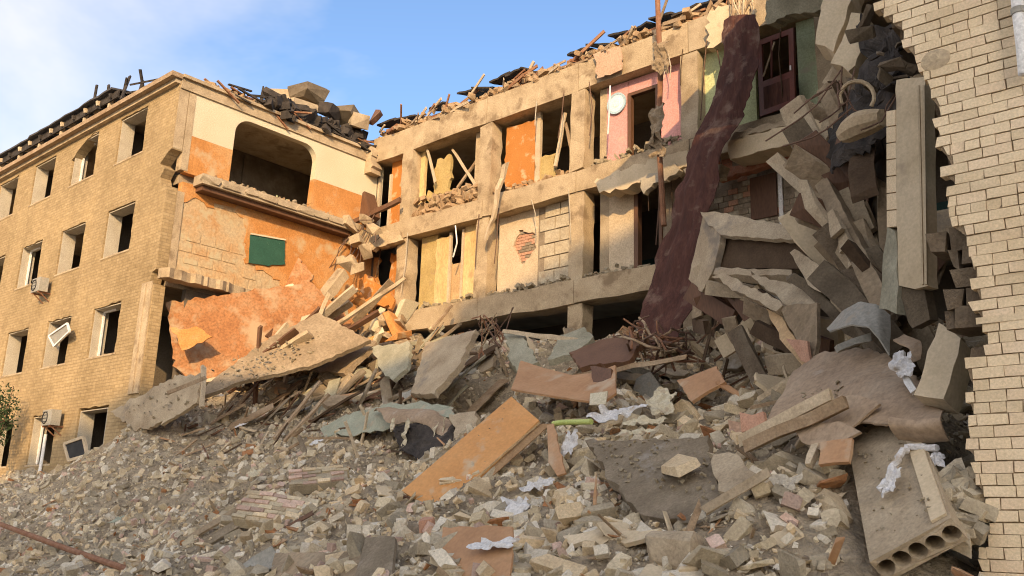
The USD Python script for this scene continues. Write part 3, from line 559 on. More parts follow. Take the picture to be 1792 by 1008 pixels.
# maroon door with glass gone, bay four
dr = Thing('hanging_door', 'dark maroon half glazed door ajar in the green room wall', 'door', at(1358, 195, BY - .2))
Q = pts([(1324,72,BY-.15),(1388,48,BY-.55),(1391,182,BY-.55),(1330,204,BY-.15)])
def lerp(a, b, t): return a + (b - a) * t
def qd(s, t): return lerp(lerp(Q[0], Q[1], s), lerp(Q[3], Q[2], s), t)
for s0, s1, t0, t1, nm in ((0, .13, 0, 1, 'stile'), (.87, 1, 0, 1, 'stile'), (.13, .87, 0, .07, 'rail'), (.13, .87, .56, .64, 'rail'), (.13, .87, .93, 1, 'rail')): dr.part(nm, flat([qd(s0, t0), qd(s1, t0), qd(s1, t1), qd(s0, t1)], .06), L['door_maroon'])
dr.part('lower_panel', flat([qd(.13, .64), qd(.87, .64), qd(.87, .93), qd(.13, .93)], .03), L['felt_brown'])
dr.part('glazing_bar', timber(qd(.42, .06), qd(.38, .56), .05, .04, (0, 1, 0)), L['door_maroon']); dr.part('glazing_bar', timber(qd(.15, .5), qd(.5, .1), .04, .03, (0, 1, 0)), L['timber_pale'])
dr.part('handle', timber(qd(.93, .5) + [0, -.05, 0], qd(.93, .56) + [0, -.05, 0], .03, .04), L['white_paint'])
ob = at(1358, 120, BY - .1)
# broken planks standing in bays
def plank(a, b, w, h, m, label, cat='plank', name='plank', rough=.01, seed=0, up=(0, 1, 0), group=None): single(name, timber(at(*a), at(*b), w, h, up, rough, seed), L[m], label, cat, group)
plank((972,292,BY+.0), (988,198,BY+.2), .12, .05, 'timber_pale', 'pale plank leaning in the bay right of the orange room wall')
plank((990,215,BY+.3), (1003,280,BY+.1), .1, .05, 'timber', 'darker plank leaning beside the grey pillar in the dark bay')
plank((792,262,BY+.2), (836,330,BY+.1), .09, .06, 'timber_pale', 'lath falling left to right across the rubble filled bay')
plank((800,330,BY+.1), (838,275,BY+.3), .09, .06, 'timber', 'lath crossing the other one in the rubble filled bay')
plank((748,262,BY-.05), (762,320,BY-.1), .1, .05, 'timber_pale', 'narrow plank beside the second pillar in rubble filled bay')
plank((607,395,20.2), (700,350,20.6), .16, .14, 'wood_brown', 'dark brown beam fallen across the corner doorway')
plank((640,345,20.9), (648,385,20.8), .5, .5, 'wood_brown', 'dark wooden stool like block in the orange corner', 'block', 'wood_block')
plank((850,420,20.7), (886,290,20.6), .13, .1, 'timber_pale', 'crooked pale pipe like strip hanging down the third pillar', 'strip', 'hanging_strip', .03, 3)
# pile of rubble in bay one, ledges
def pile(name, spots, n, size, m, label, seed, cat='rubble'):
    g_ = np.random.default_rng(seed); ms = []
    for k in range(n):
        a, b, hgt, dy = spots[int(g_.integers(len(spots)))]; t = g_.random(); p = np.asarray(a) * (1 - t) + np.asarray(b) * t
        p = p + np.array([g_.normal(0, .03), g_.uniform(-dy, dy), hgt * g_.random() ** 1.6]); s = size * g_.uniform(.5, 1.5)
        v, f = (brickbit((s * 1.6, s * .9, s * .65), seed * 977 + k) if g_.random() < .5 else chunk((s * g_.uniform(.8, 1.6), s, s * .8), seed * 977 + k)); ms.append((v @ rotm(g_).T + p, f))
    return single(name, join(ms), L[m], label, cat, kind='stuff')
pile('ledge_rubble', [((xs_(735, 370), BY + .15, 12.15), (xs_(845, 340), BY + .15, 12.15), .75, .3)], 260, .17, 'rubble_gold', 'broken brick piled on the ledge of the second bay', 5)
pile('ledge_rubble', [((xs_(870, 330), BY, 12.15), (xs_(1010, 290), BY, 12.15), .22, .22)], 120, .12, 'rubble_gold', 'crumbs of plaster along the ledge below the orange room wall', 6)
pile('ledge_rubble', [((xs_(1050, 280), BY, 12.15), (xs_(1215, 230), BY, 12.15), .3, .25)], 130, .12, 'rubble_isl', 'plaster crumbs along the ledge below the pink walls', 7)
pile('ledge_rubble', [((xs_(735, 540), BY - .1, 8.78), (xs_(1130, 470), BY - .1, 8.78), .2, .24)], 260, .12, 'rubble_isl', 'grey crumbs along the lowest concrete beam', 8)
pile('ledge_rubble', [((WX - .15, 15.4, 12.16), (WX - .15, 18.3, 12.16), .22, .1)], 70, .11, 'rubble_isl', 'debris along the sill of the rounded opening', 10)
pile('ledge_rubble', [((WX + .4, 14.1, 12.1), (WX + .4, 20.3, 12.1), .06, .1)], 70, .07, 'rubble_gold', 'crumbs on the slab stub under the rounded opening', 9)
# broken slab noses along the storeys to the right
def nose(l, th, m, label, seed, **k): single('slab_fragment', slab(l, th, jag=k.get('jag', .045), seed=seed), L[m], label, 'slab')
nose([(1040,318,20.7),(1100,292,20.6),(1205,262,20.5),(1212,290,20.5),(1130,315,20.55),(1090,333,20.6),(1048,338,20.7)], .5, 'concrete_pale', 'ragged whitish slab edge below the pink rooms', 31)
nose([(1272,248,20.2),(1440,205,20.0),(1438,236,20.0),(1276,280,20.2)], .8, 'concrete_pale', 'straight pale slab edge below the green room', 32, jag=.02)
nose([(1285,232,20.25),(1440,192,20.05),(1440,203,20.0),(1276,245,20.2)], 1.0, 'concrete', 'thin upper slab layer below the green room', 33, jag=.03)
nose([(1195,300,20.3),(1262,285,20.2),(1255,310,20.2),(1200,330,20.3)], .4, 'concrete', 'stub of slab behind the hanging brown felt', 34)
nose([(1255,300,20.9),(1420,255,20.8),(1420,268,20.8),(1255,316,20.9)], .25, 'brick_red', 'reddish lintel course below the green room', 35, jag=.02)
nose([(1040,95,20.85),(1085,80,20.85),(1090,122,20.85),(1045,140,20.85)], .04, 'rosy_patch', 'rosy stained patch on the top concrete beam', 36)
nose([(1240,20,20.7),(1275,8,20.7),(1278,70,20.7),(1240,85,20.7)], .3, 'concrete_pale', 'pale broken end of the top beam above the felt', 37)
nose([(1335,0,19.6),(1450,-30,19.6),(1450,10,19.6),(1345,40,19.8)], .5, 'slab_mossy', 'greenish ceiling slab scrap above the maroon door', 38)
nose([(1120,310,20.5),(1180,285,20.4),(1190,300,20.4),(1125,335,20.5)], .2, 'white_reveal', 'white plaster lump on the middle slab edge', 39)
# ---------------------------------------------------------------- roof edge debris on the back wing
rf = Thing('broken_roof', 'torn dark roof sheet along the top of the back wing', 'roof', (-15, BY + 1, 15.7))
xx_ = np.linspace(-26.0, -6, 26)
for a, b in zip(xx_[:-1], xx_[1:]):
    if rng.random() < .82:
        za, zb = 16.32 + rng.normal(0, .08), 16.32 + rng.normal(0, .08); rf.part('sheet', flat([(a, BY - .1 + rng.normal(0, .1), za), (b, BY - .1 + rng.normal(0, .1), zb), (b, BY + 2.5, zb + .6), (a, BY + 2.5, za + .6)], .06, jag=.03, seed=int(a * 10 + 900)), L['charred'])
rf.part('sheathing', bx(-26.2, XR, BY + .3, BY + .4, 15.3, 16.25), L['timber_red'])
for k in range(170):
    g_ = np.random.default_rng(3000 + k); x = g_.uniform(-26.2, -8.5); y = BY - .25 + g_.uniform(0, .5); z = 15.75 + g_.uniform(0, .35)
    a = g_.normal(0, .28); Lh = g_.uniform(.35, 1.3); d = np.array([math.cos(a) * (1 if g_.random() < .8 else .3), g_.normal(0, .25), math.sin(a) * .6 + g_.uniform(-.12, .2)]); d /= np.linalg.norm(d)
    mi, tn = [('timber_red', 'reddish'), ('timber', 'brown'), ('timber_pale', 'pale')][int(g_.random() * 2.6)]; lab = f'{"long" if Lh > .85 else "short"} {tn} splintered lath on the roof edge above the {"corner doorway" if x < -23.8 else "rubble filled bay" if x < -20.3 else "orange room wall" if x < -16.5 else "pink room" if x < -12.6 else "green room"}'
    single('roof_lath', timber((x, y, z), np.array([x, y, z]) + d * Lh, g_.uniform(.05, .11), g_.uniform(.025, .06), (0, 1, .1)), L[mi], lab, 'lath', lab)
pile('roof_rubble', [((-26, BY, 15.74), (-8, BY, 15.74), .35, .28)], 420, .16, 'rubble_gold', 'reddish crumbs and tiles along the back roof edge', 15)
# heaps on the roof of the left wing
for k, (u, v, Y, s, m, lab) in enumerate([(492,170,18.0,(.9,.8,.6),'concrete_warm','rounded pale lump, leftmost on the left wing roof'), (540,166,18.6,(1.2,1.0,.7),'concrete_dark','dark slab lump on the left wing roof beside the pale lump'), (525,190,18.2,(1.3,.8,.5),'concrete_warm','flat pale lump under the dark one on the roof'), (600,200,19.8,(1.1,.9,.6),'concrete_dark','dark lump near the roof valley'), (625,212,20.2,(.8,.8,.6),'concrete','grey lump at the roof valley'), (575,196,19.2,(.9,.8,.5),'charred','black charred lump in the roof heap'), (655,205,20.6,(.35,.3,.6),'wood_brown','pointed brown splinter at the roof valley')]):
    v_, f_ = chunk(s, 700 + k, 18); single('roof_lump', (v_ @ rotm(np.random.default_rng(k), .4).T + at(u, v, Y), f_), L[m], lab, 'rubble')
pile('roof_rubble', [((WX + .0, 16.5, 15.3), (WX - .3, 20.8, 15.35), .55, .3)], 150, .3, 'charred', 'charred roof scraps heaped at the valley corner', 16)
pile('roof_rubble', [((WX - .1, 14.2, 15.27), (WX - .2, 20.6, 15.3), .16, .2)], 120, .16, 'rubble_gold', 'brown tile crumbs along the left wing roof edge', 17)
for k in range(46):
    g_ = np.random.default_rng(3500 + k); y = g_.uniform(14, 20.8); p = np.array([WX - .05 + g_.uniform(-.2, .25), y, 15.3 + g_.uniform(0, .3)]); a = g_.normal(0, .3)
    single('roof_batten', timber(p, p + np.array([g_.normal(0, .1), math.cos(a), math.sin(a)]) * g_.uniform(.4, 1.2), .08, .05), L['charred' if g_.random() < .5 else 'timber_red'], 'loose batten on the roof edge above the orange wall', 'batten', 'battens on the left wing roof edge')
vp = at(458, 175, 17.5); single('vent_pipe', tube([vp - [0, 0, .5], vp + [0, 0, .1], vp + [.01, 0, .55]], [.1, .07, .03], 7), L['charred'], 'thin black vent pipe standing on the left wing roof', 'vent pipe')
# ---------------------------------------------------------------- the corner where wings meet
single('corner_fragment', slab([(612,262,20.6),(652,255,20.7),(650,300,20.7),(620,310,20.6)], .5, jag=.05, seed=41), L['concrete_warm'], 'concrete corner block where the two wings meet under the roof', 'concrete block')
for k, (u, v, Y, s) in enumerate([(615,392,19.8,.5),(640,385,20,.45),(655,400,20,.4),(625,420,19.7,.45),(640,440,19.6,.4),(610,465,19.3,.5),(625,470,19.2,.45),(600,455,19.2,.3)]):
    v_, f_ = chunk((s * 1.3, s, s * .8), 760 + k); single('hanging_fragment', (v_ @ rotm(np.random.default_rng(k + 80)).T + at(u, v, Y), f_), L['concrete_warm'], 'concrete fragment hanging on bars at the inner corner', 'concrete fragment', 'fragments hanging at the inner corner')
for k in range(16):
    g_ = np.random.default_rng(4100 + k); a = at(605 + g_.uniform(0, 55), 372 + g_.uniform(0, 40), 20.3); b = a + np.array([g_.normal(.1, .5), -g_.uniform(.2, .9), -g_.uniform(.2, 2.0)]); single('reinforcing_bar', tube([a, (a + b) / 2 + g_.normal(0, .18, 3), b], .018, 5), L['rebar'], 'bent rusty bar dangling at the inner corner', 'rebar', 'bars at the inner corner')
nose([(560,395,19.6),(700,405,20.8),(705,418,20.8),(640,440,20.3),(600,425,19.9)], .25, 'concrete_warm', 'cracked slab wedge below the orange corner doorway', 42)
nose([(640,478,20.4),(690,520,20.6),(690,540,20.6),(640,530,20.2),(628,500,20.2)], .15, 'plaster_orange_deep', 'deep orange plaster slice above the golden rubble', 43)
plank((520,575,17.3), (603,478,18.7), .42, .34, 'concrete_warm', 'thick sunlit concrete beam propped up toward the inner corner', 'beam', 'concrete_beam', .025, 5)
plank((462,590,16.3), (526,530,17.6), .3, .14, 'wood_brown', 'dark edged board lying against the orange panel', 'board', 'board', .01, 6)
single('concrete_block', slab([(497,500,17.4),(512,496,17.6),(530,520,17.7),(510,538,17.4),(493,522,17.3)], .3, jag=.02, seed=44), L['plaster_cream'], 'small cream block beside the propped concrete beam', 'concrete block')

# ---------------------------------------------------------------- right wing brick wall
RY = 9.0
rwt = Thing('brick_wall', 'pale brick outer wall of the right wing with torn edge', 'wall', (-2, RY, 1))
edge = [(1522,-30),(1535,0),(1548,25),(1572,55),(1580,85),(1604,105),(1622,140),(1628,200),(1640,260),(1650,330),(1656,372),(1672,395),(1688,430),(1696,480),(1704,520),(1712,556),(1718,590),(1708,615),(1682,625),(1688,700),(1696,800),(1700,838),(1716,850),(1724,880),(1722,930),(1718,1010)]
E3 = np.array([at(u, v, RY)[[2, 0]] for u, v in edge]); o_ = np.argsort(E3[:, 0]); E3 = E3[o_]
def edgeX(z): return np.interp(z, E3[:, 0], E3[:, 1])
ZB, CH, BL = 1.2, .103, .262; rows = int((7.45 - ZB) / CH); XE = -1.76
nb = 0; corepoly = []; spare = []
for r in range(rows):
    z = ZB + r * CH; header = (r % 6 == 3); bl = BL / 2 + .003 if header else BL
    x = XE; first = BL * .5 if (r % 2 and not header) else 0; xl = edgeX(z + .05) + .025 + rng.normal(0, .03)
    corepoly.append((xl + .03, z))
    jt = .012 if proj((xl, RY, z))[1] > 590 else .035
    while x - .05 > xl:
        bl_ = first or bl; first = 0
        a = max(x - bl_, xl + rng.uniform(-jt, jt)); 
        if x - a > .05:
            v, f = bx(a + .0045, x - .0045, RY + rng.normal(0, .0035), RY + .13, z + .0045, z + CH - .005); v = v + rng.normal(0, .0026, v.shape) + (np.where(v[:, :1] < a + .02, rng.normal(0, .010, (8, 1)), 0) * [1, 0, 0] if a > x - bl_ + .01 else 0)
            k = rng.random(); (rwt.part('brick', (v, f), L['brick_pale' if k < .6 else 'brick_pale_dull' if k < .82 else 'brick_pale_rosy']) if nb < 298 else spare.append((v, f))); nb += 1
        x -= bl_
if spare: rwt.part('upper_bricks', join(spare), L['brick_pale'], kind='stuff')

core = Polygon([(x, z) for x, z in corepoly] + [(XE, corepoly[-1][1]), (XE, ZB)]).buffer(0)
rwt.part('mortar_core', wall_xz(core, RY + .013, RY + .12), L['mortar'])
rwt.part('side_brickwork', bx(XE + .004, 14, RY, RY + .5, 0, 15.1), L['brickwork'])
back = [(1500,40),(1560,90),(1590,150),(1600,300),(1618,380),(1622,440),(1618,520),(1622,560),(1680,580)]
# torn inner leaf: rough masonry behind the facing bricks
for r, (z0, z1) in enumerate(zip(np.arange(1.1, 7.4, .19), np.arange(1.1, 7.4, .19) + .18)):
    zc = (z0 + z1) / 2; xl = edgeX(zc); v0 = proj((xl, RY + .2, zc))[1]
    ext = .20 + .14 * rng.random() if 395 < v0 < 560 else (-.03 + .04 * rng.random()); x = XE - (r % 2) * .1
    while x > xl - ext:
        a = max(x - .27, xl - ext); 
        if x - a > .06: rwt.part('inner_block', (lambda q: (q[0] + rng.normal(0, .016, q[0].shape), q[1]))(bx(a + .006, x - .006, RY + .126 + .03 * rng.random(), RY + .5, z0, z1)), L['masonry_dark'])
        x -= .28
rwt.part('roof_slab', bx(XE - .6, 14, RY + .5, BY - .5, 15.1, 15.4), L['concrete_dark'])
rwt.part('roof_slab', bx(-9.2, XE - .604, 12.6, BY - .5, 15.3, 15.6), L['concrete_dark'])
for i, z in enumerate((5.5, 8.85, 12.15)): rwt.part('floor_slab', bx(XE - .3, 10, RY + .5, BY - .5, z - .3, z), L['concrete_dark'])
rwt.part('plaster_patch', jp := (lambda c: (trimesh.creation.icosphere(2, 1.0).vertices * np.array([.14, .012, .115]) + c, trimesh.creation.icosphere(2, 1.0).faces))(at(1637, 105, RY - .002)), L['concrete_warm'], label='smooth mortar patch on the bricks')
rwt.part('mortar_ledge', bx(at(1708, 556, RY)[0], XE, RY - .012, RY - .004, at(1730, 560, RY)[2] - .03, at(1730, 560, RY)[2] + .03), L['brick_pale_dull'])
pp = [at(1776, -60, RY - .12), at(1782, 20, RY - .12), at(1789, 80, RY - .12), at(1793, 130, RY - .1)]
dpt = Thing('drainpipe', 'white drainpipe at the top of the right brick wall', 'pipe', pp[-1]); dpt.part('pipe', tube(pp, .055, 10), L['white_paint'], smooth=True); dpt.part('clip', tube([pp[1] + [0, 0, .03], pp[1] - [0, 0, .03]], .065, 10), L['sheet_metal'])

# ---------------------------------------------------------------- collapsed floors beside the right wall
tp = Thing('fallen_wall_panel', 'tall pale concrete wall panel standing on end beside the brick wall', 'concrete panel', at(1595, 520, 10.5))
F4 = pts([(1567,138,10.6),(1619,134,10.45),(1622,300,10.4),(1623,500,10.3),(1600,506,10.35),(1572,500,10.45),(1570,320,10.55)])
tp.part('panel', flat(F4, .16, jag=.006, seed=6), L['concrete_pale'])
e0, e1, e2, e3 = at(1551,195,10.72), at(1567,192,10.62), at(1569,398,10.5), at(1552,400,10.6)
for k in range(7):
    t0, t1 = k / 7, (k + .93) / 7; tp.part('brick', flat([lerp(e0, e3, t0), lerp(e1, e2, t0), lerp(e1, e2, t1), lerp(e0, e3, t1)], .14), L['brick_pale'])
tp.part('bare_side', slab([(1556,400,10.62),(1569,400,10.5),(1572,500,10.45),(1570,545,10.45),(1538,535,10.7),(1545,470,10.66)], .12, jag=.02, seed=8), L['slab_mossy'])
tp.part('broken_foot', slab([(1572,504,10.5),(1622,503,10.38),(1620,545,10.4),(1600,572,10.5),(1580,560,10.5)], .14, jag=.03, seed=18), L['concrete_dark'])
for k in range(2): tp.part('edge_rib', timber(at(1617 - k * 9, 150, 10.38), at(1621 - k * 6, 498, 10.24), .02, .03, (0, 1, 0)), L['concrete_pale'])
def block(l, th, m, label, seed, name='concrete_block', cat='concrete block', jag=.03, **k): return single(name, slab(l, th, jag=jag, seed=seed, **k), L[m], label, cat)
block([(1448,-30,13.2),(1498,-30,13.2),(1462,88,13.0),(1424,76,13.0)], .45, 'concrete_pale', 'long broken concrete beam hanging at the top edge, left one of two', 51, 'hanging_beam', 'beam', .02)
block([(1490,20,13.0),(1512,25,13.0),(1500,118,12.9),(1478,122,12.8),(1454,108,12.9),(1470,92,13.0)], .4, 'concrete_pale', 'shorter broken concrete beam hanging behind the left one', 52, 'hanging_beam', 'beam', .02)
def board(l, th, m, label, seed=0, jag=.008, name='board', cat='board', **k): return single(name, slab(l, th, jag=jag, seed=seed, **k), L[m], label, cat)
board([(1444,190,14.5),(1456,196,14.5),(1420,395,13.4),(1404,392,13.4)], .3, 'wood_brown', 'dark brown board leaning below the green room', 3)
single('crumpled_roofing', sheet(pts([(1440,250,12.6),(1470,195,12.5),(1515,140,12.3),(1575,100,11.9)]), pts([(1465,300,12.3),(1500,275,12.1),(1545,240,11.9),(1585,190,11.7)]), 30, 18, .03, .22, 2.6, seed=21, edge=.06), L['charred'], 'black crumpled roofing hanging beside the tall panel', 'roofing')
single('crumpled_roofing', sheet(pts([(1500,40,12.8),(1535,35,12.5),(1580,70,12.1)]), pts([(1510,175,12.4),(1550,180,12.2),(1600,190,11.9)]), 24, 18, .03, .25, 2.6, seed=23, edge=.06), L['charred'], 'dark torn roofing under the brick edge at the top', 'roofing')
for k in range(14):
    g_ = np.random.default_rng(4400 + k); p = at(1505 + 90 * g_.random(), 25 + 150 * g_.random(), 11.9 - .5 * g_.random()); s_ = g_.uniform(.08, .2); v_, f_ = chunk((s_ * 2, s_, s_ * .4), 4400 + k)
    single('torn_scrap', (v_ @ rotm(g_).T + p, f_), L[('charred', 'masonry_dark', 'concrete_dark')[k % 3]], 'ragged scrap caught in the torn roofing under the top brick edge', 'scrap', 'scraps in the torn roofing')
lg = [at(1472,238,11.6), at(1505,218,11.5), at(1545,206,11.4)]
single('concrete_log', tube(resample(np.array(lg), 8), [.10,.15,.17,.18,.18,.17,.15,.12], 9), L['concrete_warm'], 'rounded pale chunk lying on the black roofing', 'concrete fragment')
for k in range(12):
    g_ = np.random.default_rng(4300 + k); a = at(1450 + g_.uniform(0, 130), 110 + g_.uniform(0, 90), 11.7 - g_.uniform(0, .4)); b = a + np.array([g_.normal(-.3, .4), -g_.uniform(0, .2), -g_.uniform(.0, .9)])
    single('reinforcing_bar', tube(resample(np.array([a, (a + b) / 2 + g_.normal(0, .07, 3), b]), 6), .012, 5), L['rebar'], 'bent bar among the black roofing beside the tall panel', 'rebar', 'bars among the black roofing')
lp = [at(1500 + 30*math.cos(t), 170 - 28*math.sin(t)*1.0, 11.4) for t in np.linspace(-.6, 3.6, 12)]
single('bent_ring', tube(np.array(lp), .028, 6), L['concrete_warm'], 'pale bent metal hoop hanging on the black roofing', 'hoop')
# dark cavity pieces
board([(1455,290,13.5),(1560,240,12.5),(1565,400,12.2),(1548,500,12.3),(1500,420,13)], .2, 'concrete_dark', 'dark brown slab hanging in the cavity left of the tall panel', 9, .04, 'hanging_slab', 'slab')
board([(1425,322,12.6),(1446,308,12.6),(1545,500,11.5),(1538,545,11.4),(1520,530,11.5)], .2, 'dust_sheet', 'long dusty board slanting down in the cavity', 10)
for k, (u, v) in enumerate([(1446,372),(1462,398),(1478,424),(1494,452),(1508,478)]):
    board([(u,v,12.0),(u+12,v-6,12.0),(u+26,v+26,11.8),(u+8,v+44,11.9)], .07, 'concrete', ('topmost', 'second', 'third', 'fourth', 'lowest')[k] + ' grey slat hanging under the slanting dusty board', 60 + k, .006, 'concrete_strip', 'concrete strip')
rs = Thing('ribbed_slab', 'upturned ribbed concrete slab with dark recess right of the felt', 'slab', at(1330, 470, 14.5))
rs.part('top_lip', slab([(1222,372,15.2),(1250,370,15.1),(1450,412,13.9),(1442,422,13.8),(1262,412,14.7)], .1, jag=.012, seed=3), L['concrete'])
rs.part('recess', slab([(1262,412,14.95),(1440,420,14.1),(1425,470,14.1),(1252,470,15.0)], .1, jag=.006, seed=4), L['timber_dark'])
rs.part('side', slab([(1230,378,15.2),(1262,412,14.72),(1250,470,14.8),(1228,512,15.0),(1205,490,15.4)], .12, jag=.015, seed=5), L['concrete'])
rs.part('bottom_lip', slab([(1252,468,14.72),(1385,472,14.1),(1385,482,14.0),(1250,480,14.6)], .2, jag=.012, seed=6), L['concrete'])
board([(1380,440,13.2),(1392,436,13.2),(1455,478,12.6),(1436,512,12.6),(1415,500,12.8)], .05, 'concrete', 'triangular plaster flap below the ribbed slab', 11)
board([(1245,482,14.2),(1266,478,14.1),(1370,530,12.8),(1358,546,12.8),(1340,538,13.0)], .18, 'concrete', 'pale slab edge tilted toward the viewer below ribbed slab', 12, .02, 'tilted_slab', 'slab')
board([(1310,480,14.0),(1440,505,12.9),(1420,560,12.8),(1372,530,12.9)], .1, 'concrete', 'dusty slab face behind the tilted pale edge', 13, .02, 'tilted_slab', 'slab')
board([(1340,540,13.2),(1362,548,13.0),(1420,630,12.2),(1405,640,12.2),(1370,600,12.6)], .05, 'plywood', 'narrow plywood strip hanging down from the tilted slab', 14)
board([(1362,535,12.9),(1428,530,12.4),(1432,600,12.2),(1418,640,12.1)], .06, 'dust_sheet', 'beige board standing in the hollow with a reddish lower end', 15)
board([(1376,592,12.35),(1412,596,12.1),(1420,640,12.0),(1402,632,12.1)], .04, 'brick_redpale', 'reddish stained scrap at the foot of the beige board', 16)
single('curled_sheet', sheet(pts([(1448,575,11.6),(1475,545,11.4),(1505,527,11.3),(1535,532,11.2),(1558,552,11.2)]), pts([(1452,580,11.2),(1490,568,11.0),(1520,572,10.9),(1540,595,10.8),(1556,622,10.8)]), 26, 10, .02, .02, seed=3), L['sheet_metal'], 'grey curled metal sheet below the cavity', 'metal sheet', smooth=40)
plank((1465,612,10.9), (1520,590,11.1), .09, .05, 'sheet_metal', 'thin grey strip below the curled metal sheet', 'strip', 'metal_strip')
block([(1642,566,9.85),(1682,590,9.75),(1652,700,9.55),(1600,690,9.6)], .34, 'concrete_pale', 'thick concrete block leaning against the brick wall', 53, jag=.012)
board([(1562,618,10.1),(1580,614,10.1),(1603,680,9.9),(1596,690,9.9),(1576,650,10.0)], .05, 'white_paint', 'white splintered sheet beside the leaning concrete block', 17, .012)
single('crumpled_sheet', sheet(pts([(1560,600,10.4),(1590,612,10.3),(1596,640,10.2)]), pts([(1585,590,10.6),(1612,600,10.4),(1610,632,10.3)]), 10, 6, .02, .06, seed=6), L['linoleum'], 'brown scrap tucked behind the white sheet', 'sheet')
# roofing sheet draped over the right heap
single('draped_sheet', sheet(pts([(1385,655,11.8),(1440,622,11.8),(1500,606,11.6),(1550,620,11.2),(1600,660,10.6),(1652,722,9.8)]), pts([(1350,735,10.9),(1400,752,10.5),(1450,752,10.2),(1500,742,9.9),(1560,738,9.7),(1640,752,9.4)]), 40, 16, .025, .07, 1.6, seed=8, edge=.02, bulge=(0, 0, .06)), L['linoleum'], 'large brown sheet draped over the heap at right', 'sheet', smooth=45)
cu = [at(1560,735,9.5), at(1600,742,9.45), at(1648,738,9.35)]
single('sheet_curl', sheet(np.array([q + [0, -.02, .02] for q in cu]), np.array([q + [.02, .1, -.17] for q in cu]), 12, 8, .02, .03, seed=11, bulge=(0, -.09, 0)), L['linoleum'], 'curled lip of brown sheet at the right end of the drape', 'sheet', smooth=45)
board([(1392,708,10.3),(1500,690,10.1),(1540,705,9.9),(1470,760,9.8),(1400,748,10.1)], .03, 'linoleum', 'loose flat brown sheet under the drape, upper layer', 18, .02)
board([(1385,742,10.0),(1470,738,9.8),(1500,752,9.6),(1450,790,9.6),(1400,778,9.8)], .03, 'linoleum', 'loose flat brown sheet under the drape, lower layer', 19, .02)
board([(1436,772,9.6),(1492,768,9.5),(1486,806,9.3),(1432,814,9.4)], .04, 'veneer_dull', 'small brown wooden panel below the loose sheets', 20)
board([(1420,776,9.7),(1432,774,9.7),(1418,812,9.5),(1408,812,9.5)], .08, 'timber_pale', 'short pale batten left of the small brown panel', 21)
plank((1298,772,10.2), (1452,690,10.1), .13, .11, 'timber_pale', 'pale squared timber lying on the heap, upper of two', 'timber', 'timber', .006, 2)
plank((1306,782,10.0), (1482,702,9.8), .13, .11, 'timber', 'browner squared timber lying along the pale one', 'timber', 'timber', .006, 3)
board([(1296,724,10.4),(1336,722,10.3),(1340,752,10.2),(1300,758,10.3)], .05, 'brick_redpale', 'salmon plaster scrap left of the two timbers', 22, .02)
# hollow core slab with round channels
hs = Thing('hollow_core_slab', 'grey hollow core floor slab with round holes sliding down at right', 'slab', at(1560, 960, 8.8))
H = pts([(1478,735,10.5),(1600,728,10.1),(1664,905,8.5),(1522,985,8.4)])
Ln = ((H[0] + H[1]) - (H[2] + H[3])) / 2; ln = np.linalg.norm(Ln); dl = Ln / ln; wv = H[2] - H[3]; wv -= dl * (wv @ dl); W = np.linalg.norm(wv); wv /= W; nv_ = np.cross(wv, dl)
if nv_ @ (EYE - H.mean(0)) < 0: nv_ = -nv_
o3 = (H[2] + H[3]) / 2; TH = .24
cs = sbox(-W/2, -TH, W/2, 0)
from shapely.geometry import Point
nh = 5
for k in range(nh): cs = cs.difference(Point(-W/2 + W * (k + .5) / nh, -TH/2).buffer(.078, 12))
hm = trimesh.creation.extrude_polygon(cs, ln * 1.06); hv = np.asarray(hm.vertices)
jz = np.where(hv[:, 2] < .01, (meshkit.noise(np.c_[hv[:, :2] * 9, np.zeros(len(hv))], 5) - .5) * .05, 0)
hs.part('slab', (o3 + hv[:, :1] * wv + hv[:, 1:2] * nv_ + (hv[:, 2:3] + jz[:, None]) * dl, np.asarray(hm.faces)), L['concrete'])
hs.part('edge_strip', (lambda b: (o3 + b[0][:, :1] * wv + b[0][:, 1:2] * nv_ + b[0][:, 2:3] * dl, b[1]))(bx(W/2 - .16, W/2 - .02, .003, .03, .06, ln)), L['concrete_pale'])
single('white_rag', join([tube(resample(np.array([at(1640,795,9.45), at(1605,790,9.5), at(1588,792,9.5), at(1575,815,9.3), at(1545,868,9.0)]) + [0, -.03, .05], 20) + np.random.default_rng(3).normal(0, .012, (20, 3)), .035, 6), rag(at(1560,845,9.05), (.12,.3), 5, (0,-.7,.7), th=.01), rag(at(1640,805,9.35), (.14,.16), 7, (0,-.7,.7), th=.01)]), L['white_cloth'], 'twisted white rag lying over the hollow core slab', 'rag')
# void edge rubble by wall
for k in range(46):
    g_ = np.random.default_rng(4600 + k); u, v = 1648 + g_.uniform(0, 66), 830 + g_.uniform(0, 110); s = g_.uniform(.1, .2); v_, f_ = brickbit((s * 1.5, s, s * .7), 4600 + k)
    single('broken_brick', (v_ @ rotm(g_).T + at(u, v, 9.25 - (v - 830) * .004), f_), L['rubble_grey'], (lb := f'{"larger" if s > .15 else "smaller"} grey broken brick {"high" if v < 868 else "midway" if v < 905 else "low"} in the gap between hollow core slab and brick wall'), 'brick', lb)

